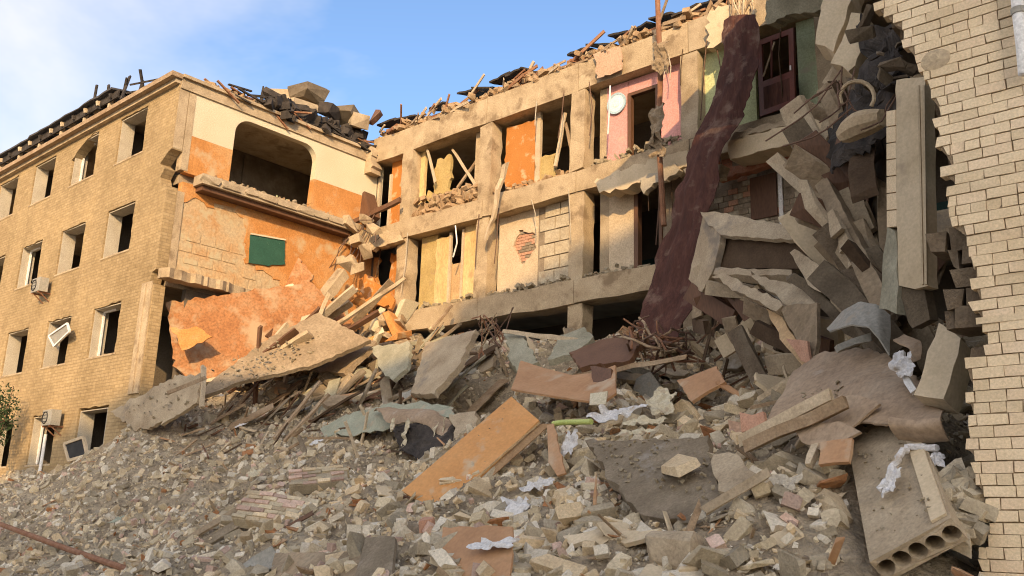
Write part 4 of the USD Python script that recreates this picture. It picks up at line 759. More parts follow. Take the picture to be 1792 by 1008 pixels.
# ---------------------------------------------------------------- hanging felt and pipe in front of back wing
CLN = [(1303,30,20.5,46),(1298,90,20.4,58),(1284,160,20.2,62),(1262,215,19.95,60),(1240,262,19.7,56),(1222,330,19.4,54),(1206,400,19.1,62),(1190,450,18.9,74),(1176,510,18.6,82),(1163,560,18.3,80),(1150,605,18.0,70)]
fa, fb = [], []
for u, v, Y, w in CLN: fa.append(at(u - w * .52, v + 2, Y)); fb.append(at(u + w * .52, v - 4, Y - .15))
FA, FB = resample(np.array(fa), 70), resample(np.array(fb), 70); tt = np.linspace(0, 1, 26)[None, :, None]; GF = FA[:, None] * (1 - tt) + FB[:, None] * tt
ll = np.linspace(0, 1, 70)[:, None]; t2 = tt[..., 0]
pl_ = -.10 * np.sin(math.pi * t2) - .035 * np.abs(np.sin(math.pi * (2.6 * t2 + .5 * np.sin(3 * ll)))) - .015 * np.abs(np.sin(math.pi * (5.3 * t2 + 1.2 * ll)))
GF = GF + np.array([.25, .95, 0]) * pl_[..., None]
nz = meshkit.fbm(GF * np.array([1.2, 1.2, .8]), 4, 5) - .5; GF = GF + np.array([.5, .8, 0]) * nz[..., None] * .38
sm_ = lambda q: np.convolve(np.r_[q[:3], q, q[-3:]], [.1, .2, .4, .2, .1, 0, 0], 'same')[3:-3, None]
je = sm_(np.random.default_rng(8).normal(0, .05, 70)); GF[:, 0] += je * 2.2 * [1, 0, .1]; GF[:, -1] += sm_(np.random.default_rng(9).normal(0, .11, 70)) * [1, 0, .1]
single('hanging_felt', solid(GF, .02), L['felt_brown'], 'long dark reddish brown strip of roofing felt hanging from the roof', 'roofing felt', smooth=38)
for k in range(26):
    g_ = np.random.default_rng(4800 + k); a = at(1275 + g_.uniform(0, 58), -25 + g_.uniform(0, 15), 20.5); b = at(1280 + g_.uniform(0, 45), 30 + g_.uniform(0, 40), 20.3)
    single('reed_stalk', tube([a, (a + b) / 2 + g_.normal(0, .05, 3), b], .022, 4), L['timber_pale' if k % 3 else 'timber'], 'straw coloured reed sticking out above the hanging felt', 'reed', 'reeds above the hanging felt')
hp = [(1150,-20,20.3),(1153,60,20.2),(1156,140,20.1),(1152,230,20.1),(1156,300,20.0),(1162,395,19.9)]
ht = Thing('hanging_pipe', 'thin rusty pipe with shredded lagging hanging before the pink room', 'pipe', at(1162, 395, 19.9))
ht.part('pipe', tube(resample(pts(hp), 14), .075, 8), L['rust'])
for k, (u, v, w, h) in enumerate([(1160,105,.5,1.0),(1153,215,.4,1.1),(1154,255,.5,.6)]): ht.part('lagging', rag(at(u, v, 19.95), (w, h), 90 + k, (-.3, -1, .1), th=.02, crump=.3), L['dust_sheet'])
single('cable', tube(resample(pts([(1068,150,20.8),(1066,200,20.75),(1064,235,20.8)]), 6), .025, 5), L['white_paint'], 'white cable dangling beside the wall clock', 'cable')
single('cable', tube(resample(pts([(797,395,20.8),(800,425,20.7),(793,450,20.75)]), 6), .025, 5), L['white_paint'], 'white cable dangling in the yellow walled bay', 'cable')

# ---------------------------------------------------------------- big debris on the heap
wd = Thing('wooden_cabinet_side', 'long orange wooden cabinet panel tilted on the heap in the centre', 'wooden panel', at(760, 890, 10.2))
W4 = pts([(893,690,11.8),(945,740,11.6),(768,897,10.0),(705,862,10.2)]); wd.part('face', flat(W4, .03), L['veneer'])
W5 = pts([(945,741,11.62),(964,742,11.75),(790,896,10.15),(768,899,10.03)]); wd.part('side_edge', flat(W5, .03), L['veneer_edge'])
wd.part('end_edge', slab([(703,866,10.2),(766,900,10.0),(772,912,10.06),(706,878,10.3)], .03), L['wood_brown'])
wd.part('edge_trim', timber(W4[1] + [0, -.01, .01], W4[2] + [0, -.01, .01], .018, .03), L['plywood'])
board([(956,745,11.6),(968,742,11.6),(990,828,10.9),(975,832,10.9),(960,808,11.1)], .03, 'veneer_dull', 'narrow brown board standing beside the orange cabinet panel', 23)
single('curved_plywood', sheet(pts([(912,632,14.2),(950,645,13.9),(1000,658,13.6),(1050,652,13.5),(1078,640,13.5)]), pts([(895,682,13.0),(950,692,12.8),(1010,702,12.6),(1055,708,12.5),(1078,690,12.7)]), 30, 8, .04, .02, seed=2), L['veneer_dull'], 'curved brown plywood sheet above the orange cabinet panel', 'plywood', smooth=45)
board([(1033,689,12.55),(1062,684,12.52),(1060,708,12.4),(1031,708,12.4)], .02, 'cream_cloth', 'pale square label stuck on the curved plywood', 24, .004, 'label_sticker', 'sticker')
board([(1032,640,13.4),(1070,645,13.3),(1068,682,13.0),(1040,680,13.1)], .06, 'wood_brown', 'dark brown end of plywood behind the sticker', 25, .01)
board([(1186,668,13.4),(1250,640,13.3),(1272,668,12.9),(1208,702,12.8)], .05, 'veneer_dull', 'square brown board lying below the felt strip', 26, .015)
single('concrete_slab', slab([(1022,765,10.7),(1100,772,10.5),(1236,768,10.2),(1262,850,9.3),(1315,890,8.8),(1245,920,8.7),(1130,905,9.0),(1075,848,9.7)], .16, jag=.03, seed=71), L['concrete_grey'], 'big dark grey rough concrete slab in the middle of the heap', 'slab')
sv, sf = chunk((.55,.36,.12), 905, 20); single('stone', (sv @ trimesh.transformations.euler_matrix(.5, .1, -.5)[:3, :3].T + at(1190, 818, 9.5) + [0, -.03, .02], sf), L['rubble_warm'], 'pale rounded stone lying on the big dark slab', 'stone')
block([(1238,790,9.7),(1290,800,9.5),(1345,842,9.0),(1262,868,9.0)], .14, 'concrete', 'grey slab piece right of the big dark slab', 72)
plank((1230,890,8.6), (1345,828,8.9), .1, .05, 'concrete', 'thin long sliver lying across the big dark slab', 'sliver', 'concrete_sliver', .015, 9)
block([(990,934,8.5),(1060,926,8.5),(1148,928,8.4),(1120,944,8.3),(1000,954,8.35)], .05, 'concrete_pale', 'long flat concrete flake below the big dark slab', 73, 'concrete_flake', 'flake')
cv, cf = chunk((.52,.45,.42), 77, 22); single('concrete_lump', (cv + at(1190, 968, 8.3), cf), L['concrete'], 'rounded grey concrete lump at the bottom below the flake', 'concrete lump')
rb = at(748, 920, 8.9); v_, f_ = brickbit((.3,.16,.19), 33); single('red_brick', (v_ @ trimesh.transformations.euler_matrix(.1, .15, -.9)[:3, :3].T + rb, f_), L['brick_redpale'], 'red hollow brick under the lower end of the orange panel', 'brick')
board([(775,920,8.1),(900,922,8.0),(888,1040,7.3),(760,1040,7.4)], .03, 'veneer_dull', 'brown wooden board at the bottom edge under a white paper', 28, .01)
single('paper', rag(at(864, 958, 7.75) + [0, -.03, .02], (.46,.2), 11, (0, -.5, .85), th=.004, crump=.15), L['white_cloth'], 'white crumpled paper on the brown board at the bottom', 'paper')
board([(640,940,8.1),(692,938,8.0),(684,1040,7.3),(612,1040,7.4)], .05, 'concrete_grey', 'grey plank at the bottom edge left of the brown board', 29)
board([(480,966,8.1),(632,968,8.0),(620,1040,7.4),(470,1040,7.5)], .05, 'dust_sheet', 'tan board lying at the bottom edge', 30)
single('metal_trough', sheet(pts([(476,955,8.2),(440,975,8.1),(395,1010,7.8),(360,1035,7.6)]), pts([(480,990,7.9),(455,1008,7.8),(430,1030,7.6),(410,1045,7.5)]), 16, 8, .015, .02, seed=7, bulge=(0, .12, -.1)), L['sheet_metal'], 'bent grey metal trough at the bottom left of the tan board', 'metal', smooth=40)
pl = [at(-60,900,9.6), at(0,917,9.3), at(110,958,8.6), at(250,1006,7.9), at(300,1025,7.7)]
single('fallen_pole', tube(resample(np.array(pl), 14), .055, 8), L['rust'], 'thin dark pole crossing the bottom left corner', 'pole')
# slabs in the middle
block([(520,625,17.6),(600,575,18.2),(660,600,17.8),(600,650,17.0),(540,650,17.2)], .18, 'dust_sheet', 'tan slab on top of the heap left of the mossy one', 81, 'slab_piece', 'slab')
block([(650,608,17.4),(718,598,17.2),(712,640,16.6),(690,668,16.5),(660,640,16.8)], .12, 'slab_mossy', 'greenish slab piece standing on top of the heap', 82, 'slab_piece', 'slab')
block([(745,600,17.4),(832,578,17.2),(800,640,16.3),(760,690,15.8),(718,688,16.0)], .16, 'concrete', 'grey slab leaning at the left of the dark hollow', 83, 'slab_piece', 'slab')
block([(885,580,16.5),(918,590,16.4),(940,632,15.6),(905,650,15.4),(890,620,15.8)], .12, 'slab_mossy', 'pale greenish slab piece right of the dark hollow', 84, 'slab_piece', 'slab')
block([(980,590,16.5),(1020,570,16.8),(1040,590,16.5),(1010,618,15.9),(960,628,15.6)], .15, 'slab_mossy', 'pale greenish slab piece below the short pillar', 85, 'slab_piece', 'slab')
block([(1000,618,15.6),(1060,590,15.8),(1130,590,15.6),(1100,632,14.9),(1010,640,15.0)], .12, 'wood_brown', 'brown wooden slab above the curved plywood', 86, 'slab_piece', 'slab')
plank((880,580,16.2), (1010,596,16.4), .1, .06, 'timber_pale', 'light lath across the dark gap under the lowest beam')
plank((1000,660,13.8), (1200,625,13.6), .07, .05, 'timber', 'long lath lying above the curved plywood')
plank((755,580,19.5), (790,535,20.4), .12, .08, 'timber', 'plank propped against the lowest beam', seed=4)
single('sheet_metal_piece', sheet(pts([(562,752,15.2),(600,728,15.3),(660,712,15.2),(740,705,15.1),(790,710,14.9)]), pts([(565,764,14.8),(620,762,14.6),(680,748,14.6),(745,728,14.6),(795,732,14.5)]), 34, 14, .02, .13, 1.8, seed=4, edge=.03), L['metal_green'], 'grey green crushed sheet above the dark hollow left of the orange panel', 'metal sheet', smooth=45)
single('sheet_flap', sheet(pts([(655,720,14.9),(700,715,14.8),(760,718,14.6),(800,745,14.3)]), pts([(690,745,14.2),(715,738,14.2),(755,745,14.1),(785,790,13.8)]), 26, 12, .02, .10, 2.2, seed=9, bulge=(0, -.1, .1), edge=.03), L['linoleum'], 'brown sheet arching over the dark hollow', 'sheet', smooth=45)
for k, (u, v, w, h) in enumerate([(712,762,.22,.7),(688,744,.3,.25),(760,770,.10,.6),(774,765,.1,.6)]):
    single('cloth_strip', rag(at(u, v, 13.95), (w, h), 130 + k, (-.5, -1, .2), th=.01, crump=.22), L['cream_cloth'], ('torn pale cloth hanging left in the dark hollow', 'pale cloth scrap at the top of the hollow', 'thin pale strip hanging right in the hollow', 'thin pale strip nearest the orange panel in the hollow')[k], 'cloth')
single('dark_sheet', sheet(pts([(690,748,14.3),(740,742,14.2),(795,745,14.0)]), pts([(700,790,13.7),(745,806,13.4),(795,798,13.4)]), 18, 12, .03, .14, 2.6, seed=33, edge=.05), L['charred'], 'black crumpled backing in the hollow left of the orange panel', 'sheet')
block([(785,725,14.0),(830,720,14.0),(838,756,13.6),(800,770,13.5)], .2, 'concrete', 'grey block behind the top of the orange panel', 87)
# tilted tan slabs left
single('tilted_floor_slab', slab([(352,640,13.6),(470,588,15.6),(560,556,17.0),(645,585,17.2),(540,645,16.0),(430,690,15.0),(352,704,13.9)], .14, jag=.022, seed=91), L['dust_sheet'], 'tan dusty floor slab sloping down below the orange panel', 'slab')
single('tilted_floor_slab', slab([(200,722,12.9),(300,658,13.1),(352,652,13.3),(350,705,13.3),(290,738,13.0),(235,752,12.8)], .12, jag=.04, seed=92), L['concrete'], 'grey slab sloping down at the corner of the left wing', 'slab')
single('concrete_post', timber(at(353,712,13.3), at(356,640,13.4), .11, .11, (0,1,0), .012, 3), L['timber_pale'], 'short pale post standing between the grey slab and tan slab', 'post')
plank((175,800,12.6), (230,755,13.0), .08, .06, 'timber', 'thin dark lath leaning at the left wing corner foot')
plank((125,822,12.3), (205,775,12.7), .22, .1, 'dust_sheet', 'thick tan board lying at the foot of the left wing')
plank((480,768,14.8), (560,668,16.0), .12, .06, 'timber', 'grey brown lath on the heap, left of the green crushed sheet, upper one')
plank((498,772,14.6), (575,690,15.7), .1, .06, 'timber', 'grey brown lath on the heap, left of the green crushed sheet, lower one')
plank((523,765,14.4), (553,838,13.0), .12, .06, 'concrete_grey', 'grey lath pointing down the heap below the green crushed sheet')
# white scraps
for k, (u, v, Y, s, n_, m, lab, cat) in enumerate([
    (940,850,10.4,(.32,.26),(.1,-.6,.8),'white_cloth','white plastic bag on the rubble right of the orange panel','bag'), (902,890,9.9,(.5,.3),(0,-.6,.8),'white_cloth','white crumpled plastic lower on the rubble by the panel','plastic'),
    (1000,775,11.4,(.26,.42),(-.2,-.9,.3),'white_cloth','white paper standing beside the narrow brown board','paper'), (1075,728,11.9,(.75,.32),(0,-.6,.8),'white_cloth','long crumpled white cloth above the big dark slab','cloth'),
    (1158,705,12.4,(.42,.5),(.1,-.7,.7),'cream_cloth','cream torn paper right of the white cloth','paper'), (1130,740,11.6,(.55,.16),(0,-.6,.8),'cream_cloth','thin cream paper strip under the torn paper','paper'),
    (1110,758,11.3,(.42,.16),(0,-.6,.8),'cream_cloth','flat cream paper at the upper edge of the dark slab','paper'), (1370,845,9.2,(.3,.26),(0,-.6,.8),'white_reveal','whitish crumpled piece left of the hollow core slab','paper'),
    (422,745,14.0,(.3,.16),(0,-.6,.8),'white_cloth','small white scrap high on the left of the heap','paper'), (552,775,13.8,(.28,.2),(0,-.6,.8),'white_cloth','small white scrap below the green crushed sheet','paper'),
    (445,830,12.2,(.45,.22),(0,-.6,.8),'cream_cloth','pale plaster like scrap on the left of the heap','paper'), (1580,640,10.0,(.22,.3),(-.2,-.8,.4),'white_cloth','white scrap beside the splintered white sheet','paper'), (205,910,9.7,(.22,.22),(0,-.6,.8),'metal_green','pale green crumpled scrap above the thin pole','scrap')]):
    single({'bag': 'plastic_bag', 'plastic': 'plastic_scrap', 'cloth': 'cloth_scrap', 'scrap': 'metal_scrap'}.get(cat, 'paper_scrap'), rag(at(u, v, Y), s, 150 + k, n_, th=.006, crump=.26, n=26), L[m], lab, cat, smooth=35)
single('plastic_tube', tube(resample(pts([(968,742,11.7),(985,739,11.7),(1035,738,11.6)]), 6), .045, 10), L['tube_lime'], 'yellow green plastic tube beside the orange panel top', 'tube', smooth=50)
# rebar tangles
for cx, cy, Y, n, rad, lab, grp in ((1150,610,16.5,26,55,'wire in the tangle at the foot of the felt strip','wires at the foot of the felt'), (855,578,18.5,14,28,'wire in the small tangle under the lowest beam','wires under the lowest beam'), (1120,600,15.5,12,40,'rusty wire above the brown wooden slab','wires above the brown slab')):
    for k in range(n):
        g_ = np.random.default_rng(int(cx * 10 + k)); a, b, c = [at(cx + g_.normal(0, rad * .6), cy + g_.normal(0, 22), Y + g_.normal(0, .3)) for _ in range(3)]
        single('bent_wire', tube(resample(np.array([a, b, c]), 9) + g_.normal(0, .02, (9, 3)), g_.uniform(.012, .03), 5), L[('rebar', 'rust', 'timber')[k % 3]], lab, 'wire', grp)

# thin sticks over the upper left of the heap, and broken plates along its crest
for k in range(90):
    g_ = np.random.default_rng(5200 + k); u, v = (g_.uniform(300, 720), g_.uniform(655, 800)) if k < 62 else (g_.uniform(1180, 1420), g_.uniform(560, 720))
    p = onmound(u, v); a = g_.normal(.6, .7); Lh = g_.uniform(.5, 1.7); d = np.array([math.cos(a) * .9, .3 * g_.normal(), math.sin(a) * .45 + .15]); d /= np.linalg.norm(d); p = p + [0, -.12, .08]
    mi, tn = [('timber', 'brown'), ('timber_dark', 'blackish'), ('wood_brown', 'dark brown'), ('timber_pale', 'pale')][int(g_.random() * 4)]; lab = f'{"long" if Lh > 1.1 else "short"} {tn} thin stick strewn {("on the heap below the tan slab" if u < 480 else "left of the green crushed sheet" if u < 600 else "around the green crushed sheet") if k < 62 else "in the debris right of the felt strip"}'
    single('stick', timber(p - d * Lh / 2, p + d * Lh / 2, g_.uniform(.03, .08), g_.uniform(.02, .05), (0, 1, .2), .006, k), L[mi], lab, 'stick', lab)
for k in range(40):
    g_ = np.random.default_rng(7100 + k); u = g_.uniform(400, 900); v = g_.uniform(max(600, 715 - .45 * (u - 400)), 765 - .06 * (u - 380)); p = onmound(u, v); a = g_.normal(.75, .45); Lh = g_.uniform(.9, 2.3); d = np.array([math.cos(a) * .85, .35 + .2 * g_.normal(), math.sin(a) * .75]); d /= np.linalg.norm(d); p = p + [0, -.2, .18]
    mi, nm_ = [('concrete_dark', 'dark'), ('dust_sheet', 'dusty'), ('timber', 'brown'), ('concrete_grey', 'grey'), ('timber_dark', 'blackish'), ('slab_mossy', 'greenish')][int(g_.random() * 6)]
    zn = 'below the tan slab' if u < 520 else 'around the greenish slab pieces' if u < 720 else 'around the dark hollow'; lab = f'{"long" if Lh > 1.6 else "short"} {nm_} board lying {zn}'
    single('broken_board', timber(p - d * Lh / 2, p + d * Lh / 2, g_.uniform(.12, .42), g_.uniform(.03, .08), (g_.normal(0, .3), -.6, 1), .01, k), L[mi], lab, 'board', lab)
def zcrest(u): return 'below the tan slab' if u < 560 else 'left of the dark hollow' if u < 800 else 'above the curved plywood' if u < 1090 else 'at the foot of the felt strip' if u < 1220 else 'under the ribbed slab'
for k in range(58):
    g_ = np.random.default_rng(5400 + k); u = g_.uniform(470, 1420); v = g_.uniform(max(590, 700 - .4 * (u - 470)), 715) if u < 1200 else g_.uniform(530, 690); p = onmound(u, v) + [0, -.1, .15 * g_.random()]
    s_ = g_.uniform(.35, 1.15) * (1 if u < 1150 else .75); th = g_.uniform(.05, .16); n_ = int(g_.integers(4, 7)); an = np.sort(g_.uniform(0, 2 * math.pi, n_)) * .5 + np.linspace(0, 2 * math.pi, n_, endpoint=False) * .5
    q = jagpoly(Polygon(np.stack([np.cos(an) * s_ / 2, np.sin(an) * s_ / 2 * g_.uniform(.5, .9)], 1)).buffer(.05), .02, .15, k); m = trimesh.creation.extrude_polygon(q, th); R = trimesh.transformations.euler_matrix(g_.uniform(.1, 1.1), g_.normal(0, .45), g_.normal(.9, .6))[:3, :3]
    mm = ('concrete', 'dust_sheet', 'slab_mossy', 'concrete_pale', 'concrete_grey', 'veneer_dull', 'sheet_metal', 'concrete_dark')[int(g_.random() ** 1.2 * 8)]
    tone = {'concrete': 'greyish tan', 'dust_sheet': 'dusty tan', 'slab_mossy': 'greenish', 'concrete_pale': 'pale', 'concrete_grey': 'dark grey', 'veneer_dull': 'orange brown wooden', 'sheet_metal': 'grey metal', 'concrete_dark': 'dark brown'}[mm]
    lab = f'{"large" if s_ > .75 else "small"} {tone} broken plate lying {zcrest(u)}'; single('broken_plate', (np.asarray(m.vertices) @ R.T + p, np.asarray(m.faces)), L[mm], lab, 'broken plate', lab)
# lump of wall with its bricks still joined, low on the left
def lump(u, v, Y, nx, nz, label, seed, tilt):
    g_ = np.random.default_rng(seed); c = at(u, v, Y); t = Thing('masonry_lump', label, 'masonry', c); R = trimesh.transformations.euler_matrix(*tilt)[:3, :3]
    cvx = bx(-nx * .13 - .02, nx * .13 + .0, .012, .24, .0, nz * .09 + .01); t.part('mortar', (cvx[0] @ R.T + c, cvx[1]), L['rubble_grey'])
    for r in range(nz):
        for k in range(nx):
            if g_.random() < .12: continue
            x = -nx * .13 + k * .26 + (r % 2) * .1 - .05; b_ = bx(x, x + .245, -.01 - .02 * g_.random(), .2, r * .09 + .006, r * .09 + .08); t.part('brick', ((b_[0] + g_.normal(0, .006, b_[0].shape)) @ R.T + c, b_[1]), L[('rubble_warm', 'rubble', 'rubble_rosy')[int(g_.random() * 3)]])
lump(470, 915, 9.5, 5, 7, 'lump of wall with joined bricks low on the left of the heap', 1, (-.7, .1, .5))
lump(560, 845, 11.2, 4, 5, 'smaller lump of joined bricks above the larger one', 2, (-.8, -.15, .9))
plank((345,962,8.9), (470,882,9.7), .16, .05, 'concrete_grey', 'long grey board lying low on the left of the heap, right of two')
plank((318,952,9.1), (420,888,9.8), .12, .05, 'dust_sheet', 'dusty board lying low on the left of the heap, left of two')
plank((470,945,9.0), (545,898,9.4), .06, .05, 'wood_brown', 'thin dark lath beneath the larger brick lump')
# dense cascade of broken floor pieces hanging between the back wing and the tall panel
CAS = [('concrete_dark', 'dark brown'), ('timber_dark', 'dark wooden'), ('masonry_dark', 'earthy'), ('wood_brown', 'brown wooden'), ('dust_sheet', 'sandy'), ('concrete', 'dusty tan'), ('concrete_pale', 'pale tan')]
for k in range(54):
    g_ = np.random.default_rng(6100 + k); t = g_.random(); u = 1475 + 60 * t + g_.normal(0, 34); v = 170 + 400 * t + g_.normal(0, 20); Y = 13.6 - 1.4 * t + g_.normal(0, .5)
    if Y < 11.6: Y = 11.6 + .3 * g_.random()
    u = min(max(u, 1405), 1600); p = at(u, v, Y); Lh = g_.uniform(.9, 2.3); w = g_.uniform(.12, .42); th = g_.uniform(.04, .11); an = g_.normal(.5, .24)
    d = np.array([math.sin(an) * .95, g_.normal(0, .3) - .15, -math.cos(an)]); d /= np.linalg.norm(d); mi, nm_ = CAS[int(g_.random() * 7)]
    hgt = 'upper' if v < 290 else 'middle' if v < 430 else 'lower'; lab = f'{"long" if Lh > 1.1 else "short"} {nm_} broken piece, {hgt} cascade left of the tall panel'
    single('fallen_piece', timber(p - d * Lh / 2, p + d * Lh / 2, w, th, (g_.normal(0, .25), 1, .3), .022, k), L[mi], lab, 'broken piece', lab)
for k in range(30):
    g_ = np.random.default_rng(6300 + k); u = 1210 + 230 * g_.random(); v = 500 + .35 * (u - 1210) + g_.uniform(-20, 90); Y = 15.4 - 2.6 * (u - 1210) / 230 + g_.uniform(0, .7); p = at(u, v, Y); Lh = g_.uniform(.4, 1.3); an = g_.normal(.9, .5)
    d = np.array([math.sin(an), g_.normal(-.2, .3), -math.cos(an) * .8]); d /= np.linalg.norm(d); mi, nm_ = CAS[int(g_.random() ** 1.1 * 7)]
    lab = f'{"long" if Lh > .85 else "short"} {nm_} piece jammed in the hollow under the ribbed slab'; single('jammed_piece', timber(p - d * Lh / 2, p + d * Lh / 2, g_.uniform(.1, .4), g_.uniform(.04, .12), (g_.normal(0, .3), 1, .4), .012, k), L[mi], lab, 'broken piece', lab)
# run of beams and planks sliding down from the inner corner
for k in range(34):
    g_ = np.random.default_rng(6500 + k); t = g_.random(); u = 625 - 190 * t + g_.normal(0, 22); v = 530 + 105 * t + g_.normal(0, 16); Y = 18.9 - 3.6 * t; p = at(u, v, Y); Lh = g_.uniform(.9, 2.8); an = g_.normal(.62, .22)
    d = np.array([math.cos(an) * .75, .55 * math.cos(an) + g_.normal(0, .12), math.sin(an)]); d /= np.linalg.norm(d); mi, nm_ = [('timber', 'brown'), ('concrete_warm', 'sunlit'), ('timber_pale', 'pale'), ('dust_sheet', 'dusty'), ('wood_brown', 'dark')][int(g_.random() * 5)]
    lab = f'{"long" if Lh > 1.9 else "short"} {nm_} timber sliding down from the inner corner'; single('sliding_timber', timber(p - d * Lh / 2, p + d * Lh / 2, g_.uniform(.07, .28), g_.uniform(.05, .14), (0, .4, 1), .008, k), L[mi], lab, 'timber', lab)
for k in range(34):
    g_ = np.random.default_rng(6700 + k); u = g_.uniform(560, 730); v = 505 + .25 * (u - 560) + g_.uniform(0, 70); p = at(u, v, 20.1 - 1.6 * (v - 505) / 100 - .3 * g_.random()); s_ = g_.uniform(.2, .75); v_, f_ = chunk((s_ * 1.4, s_ * .9, s_ * .35), 6700 + k)
    mi, nm_ = [('concrete_warm', 'warm tan'), ('rubble_warm', 'tan'), ('plaster_orange', 'orange'), ('plaster_cream', 'cream')][int(g_.random() * 4)]; lab = f'{"large" if s_ > .48 else "small"} {nm_} fragment on the sunlit slope of the inner corner'
    single('corner_fragment', (v_ @ rotm(g_).T + p, f_), L[mi], lab, 'fragment', lab)
# cables and bars hanging from the concrete frame
for k in range(20):
    g_ = np.random.default_rng(6900 + k); x = g_.uniform(-25.5, -9.5); z = (14.8, 11.5)[k % 2]; y = BY - .36 - .1 * g_.random(); l_ = g_.uniform(.5, 2.4); a = np.array([x, y, z + .1]); b = a + [g_.normal(0, .12), -.03, -l_]
    st = 'top' if k % 2 == 0 else 'middle'; single('hanging_wire', tube(resample(np.array([a, (a + b) / 2 + g_.normal(0, .06, 3) * [1, .3, 0], b]), 7), .016, 5), L[('rebar', 'timber_dark', 'white_reveal')[k % 3]], f'thin wire hanging from the {st} beam of the back wing', 'wire', f'wires hanging from the {st} beam')
# crumbs and dust lumps lying on the larger slabs
def crumbs(quad, n, size, m, label, seed):
    g_ = np.random.default_rng(seed); q = pts(quad); ms = []; nn = np.cross(q[1] - q[0], q[3] - q[0]); nn /= np.linalg.norm(nn); nn = nn if nn @ (EYE - q.mean(0)) > 0 else -nn
    for k in range(n):
        a, b = g_.random() ** 1.0, g_.random(); p = lerp(lerp(q[0], q[1], a), lerp(q[3], q[2], a), b); s_ = .6 * size * g_.uniform(.35, 1.4) ** 1.5; v_, f_ = chunk((s_ * 1.3, s_, s_ * .6), seed * 300 + k, 9); ms.append((v_ @ rotm(g_).T + p + nn * s_ * .2, f_))
    single('slab_crumbs', join(ms), L[m], label, 'crumbs', kind='stuff')
crumbs([(1040,770,10.65),(1230,772,10.15),(1290,885,8.8),(1085,845,9.65)], 120, .06, 'rubble_isl', 'masonry crumbs lying on the big dark slab', 71)
crumbs([(1490,740,10.4),(1590,735,10.05),(1640,890,8.6),(1530,960,8.5)], 70, .045, 'rubble_isl', 'masonry crumbs lying on the hollow core slab', 72)
crumbs([(360,645,13.6),(560,570,16.8),(600,600,16.9),(400,695,14.3)], 160, .11, 'rubble_isl', 'masonry crumbs lying on the tan floor slab', 73)
crumbs([(890,700,11.7),(935,738,11.6),(775,885,10.1),(720,858,10.3)], 26, .035, 'rubble_isl', 'plaster crumbs lying on the orange cabinet panel', 74)
crumbs([(1400,690,10.8),(1560,640,11.0),(1600,715,10.0),(1440,740,10.3)], 70, .05, 'rubble_isl', 'masonry crumbs lying on the draped brown sheet', 75)
crumbs([(215,722,12.9),(300,665,13.1),(345,700,13.2),(250,740,12.9)], 50, .09, 'rubble_isl', 'masonry crumbs lying on the grey slab by the left wing', 76)
# ---------------------------------------------------------------- scattered rubble
def bulk(names, n, lo, hi, seed, kinds, m, label, region=None):
    g_ = np.random.default_rng(seed); X = g_.uniform(-46, -1.2, n * 3); Y = g_.uniform(6.2, 20.8, n * 3)
    ok = ~((X < WX - .2) & (Y > FY - .1)) & ~((X > -2.9) & (Y > RY - .15)) & (X < -Y * .12) & (X > -Y * 3.0 - 2)
    dens = np.clip(1.25 - (Y - 6) / 22, .25, 1) * np.where(X < -30, .8, 1) * (.25 + 1.2 * np.clip((meshkit.fbm(np.c_[X, Y, 0 * X] * .55 + seed, 3, seed) - .36) * 4, 0, 1) if lo > .05 else 1); ok &= g_.random(n * 3) < dens
    uu, vv = proj(np.stack([X, Y, height(X, Y)], 1)); ok &= ~((uu > 1475) & (vv > 730) & (Y < 10.5) & (uu < 1690))
    X, Y = X[ok][:n], Y[ok][:n]; Z = height(X, Y); S = lo * (hi / lo) ** (g_.random(len(X)) ** 2.3)
    return X, Y, Z, S, g_
def zone(u, v):
    if u < 180: return 'at the bottom left by the thin pole' if v > 890 else 'at the foot of the left wing'
    if u < 420: return 'low on the left of the heap' if v > 860 else 'below the grey slab at the left wing corner'
    if u < 700: return 'above the tan board at the bottom' if v > 880 else 'left of the orange cabinet panel' if v > 770 else 'around the green crushed sheet' if v > 690 else 'below the orange leaning wall'
    if u < 1000: return 'beside the brown board at the bottom' if v > 890 else 'right under the orange cabinet panel' if v > 760 else 'below the curved plywood'
    if u < 1350: return 'below the flat concrete flake' if v > 930 else 'around the big dark slab' if v > 770 else 'above the big dark slab' if v > 690 else 'at the foot of the felt strip'
    return 'along the left of the hollow core slab' if v > 820 else 'under the two timbers' if v > 680 else 'below the ribbed slab'
def look(s, lo, hi): return 'large' if s > hi * .72 else 'small' if s < hi * .5 else 'middling'
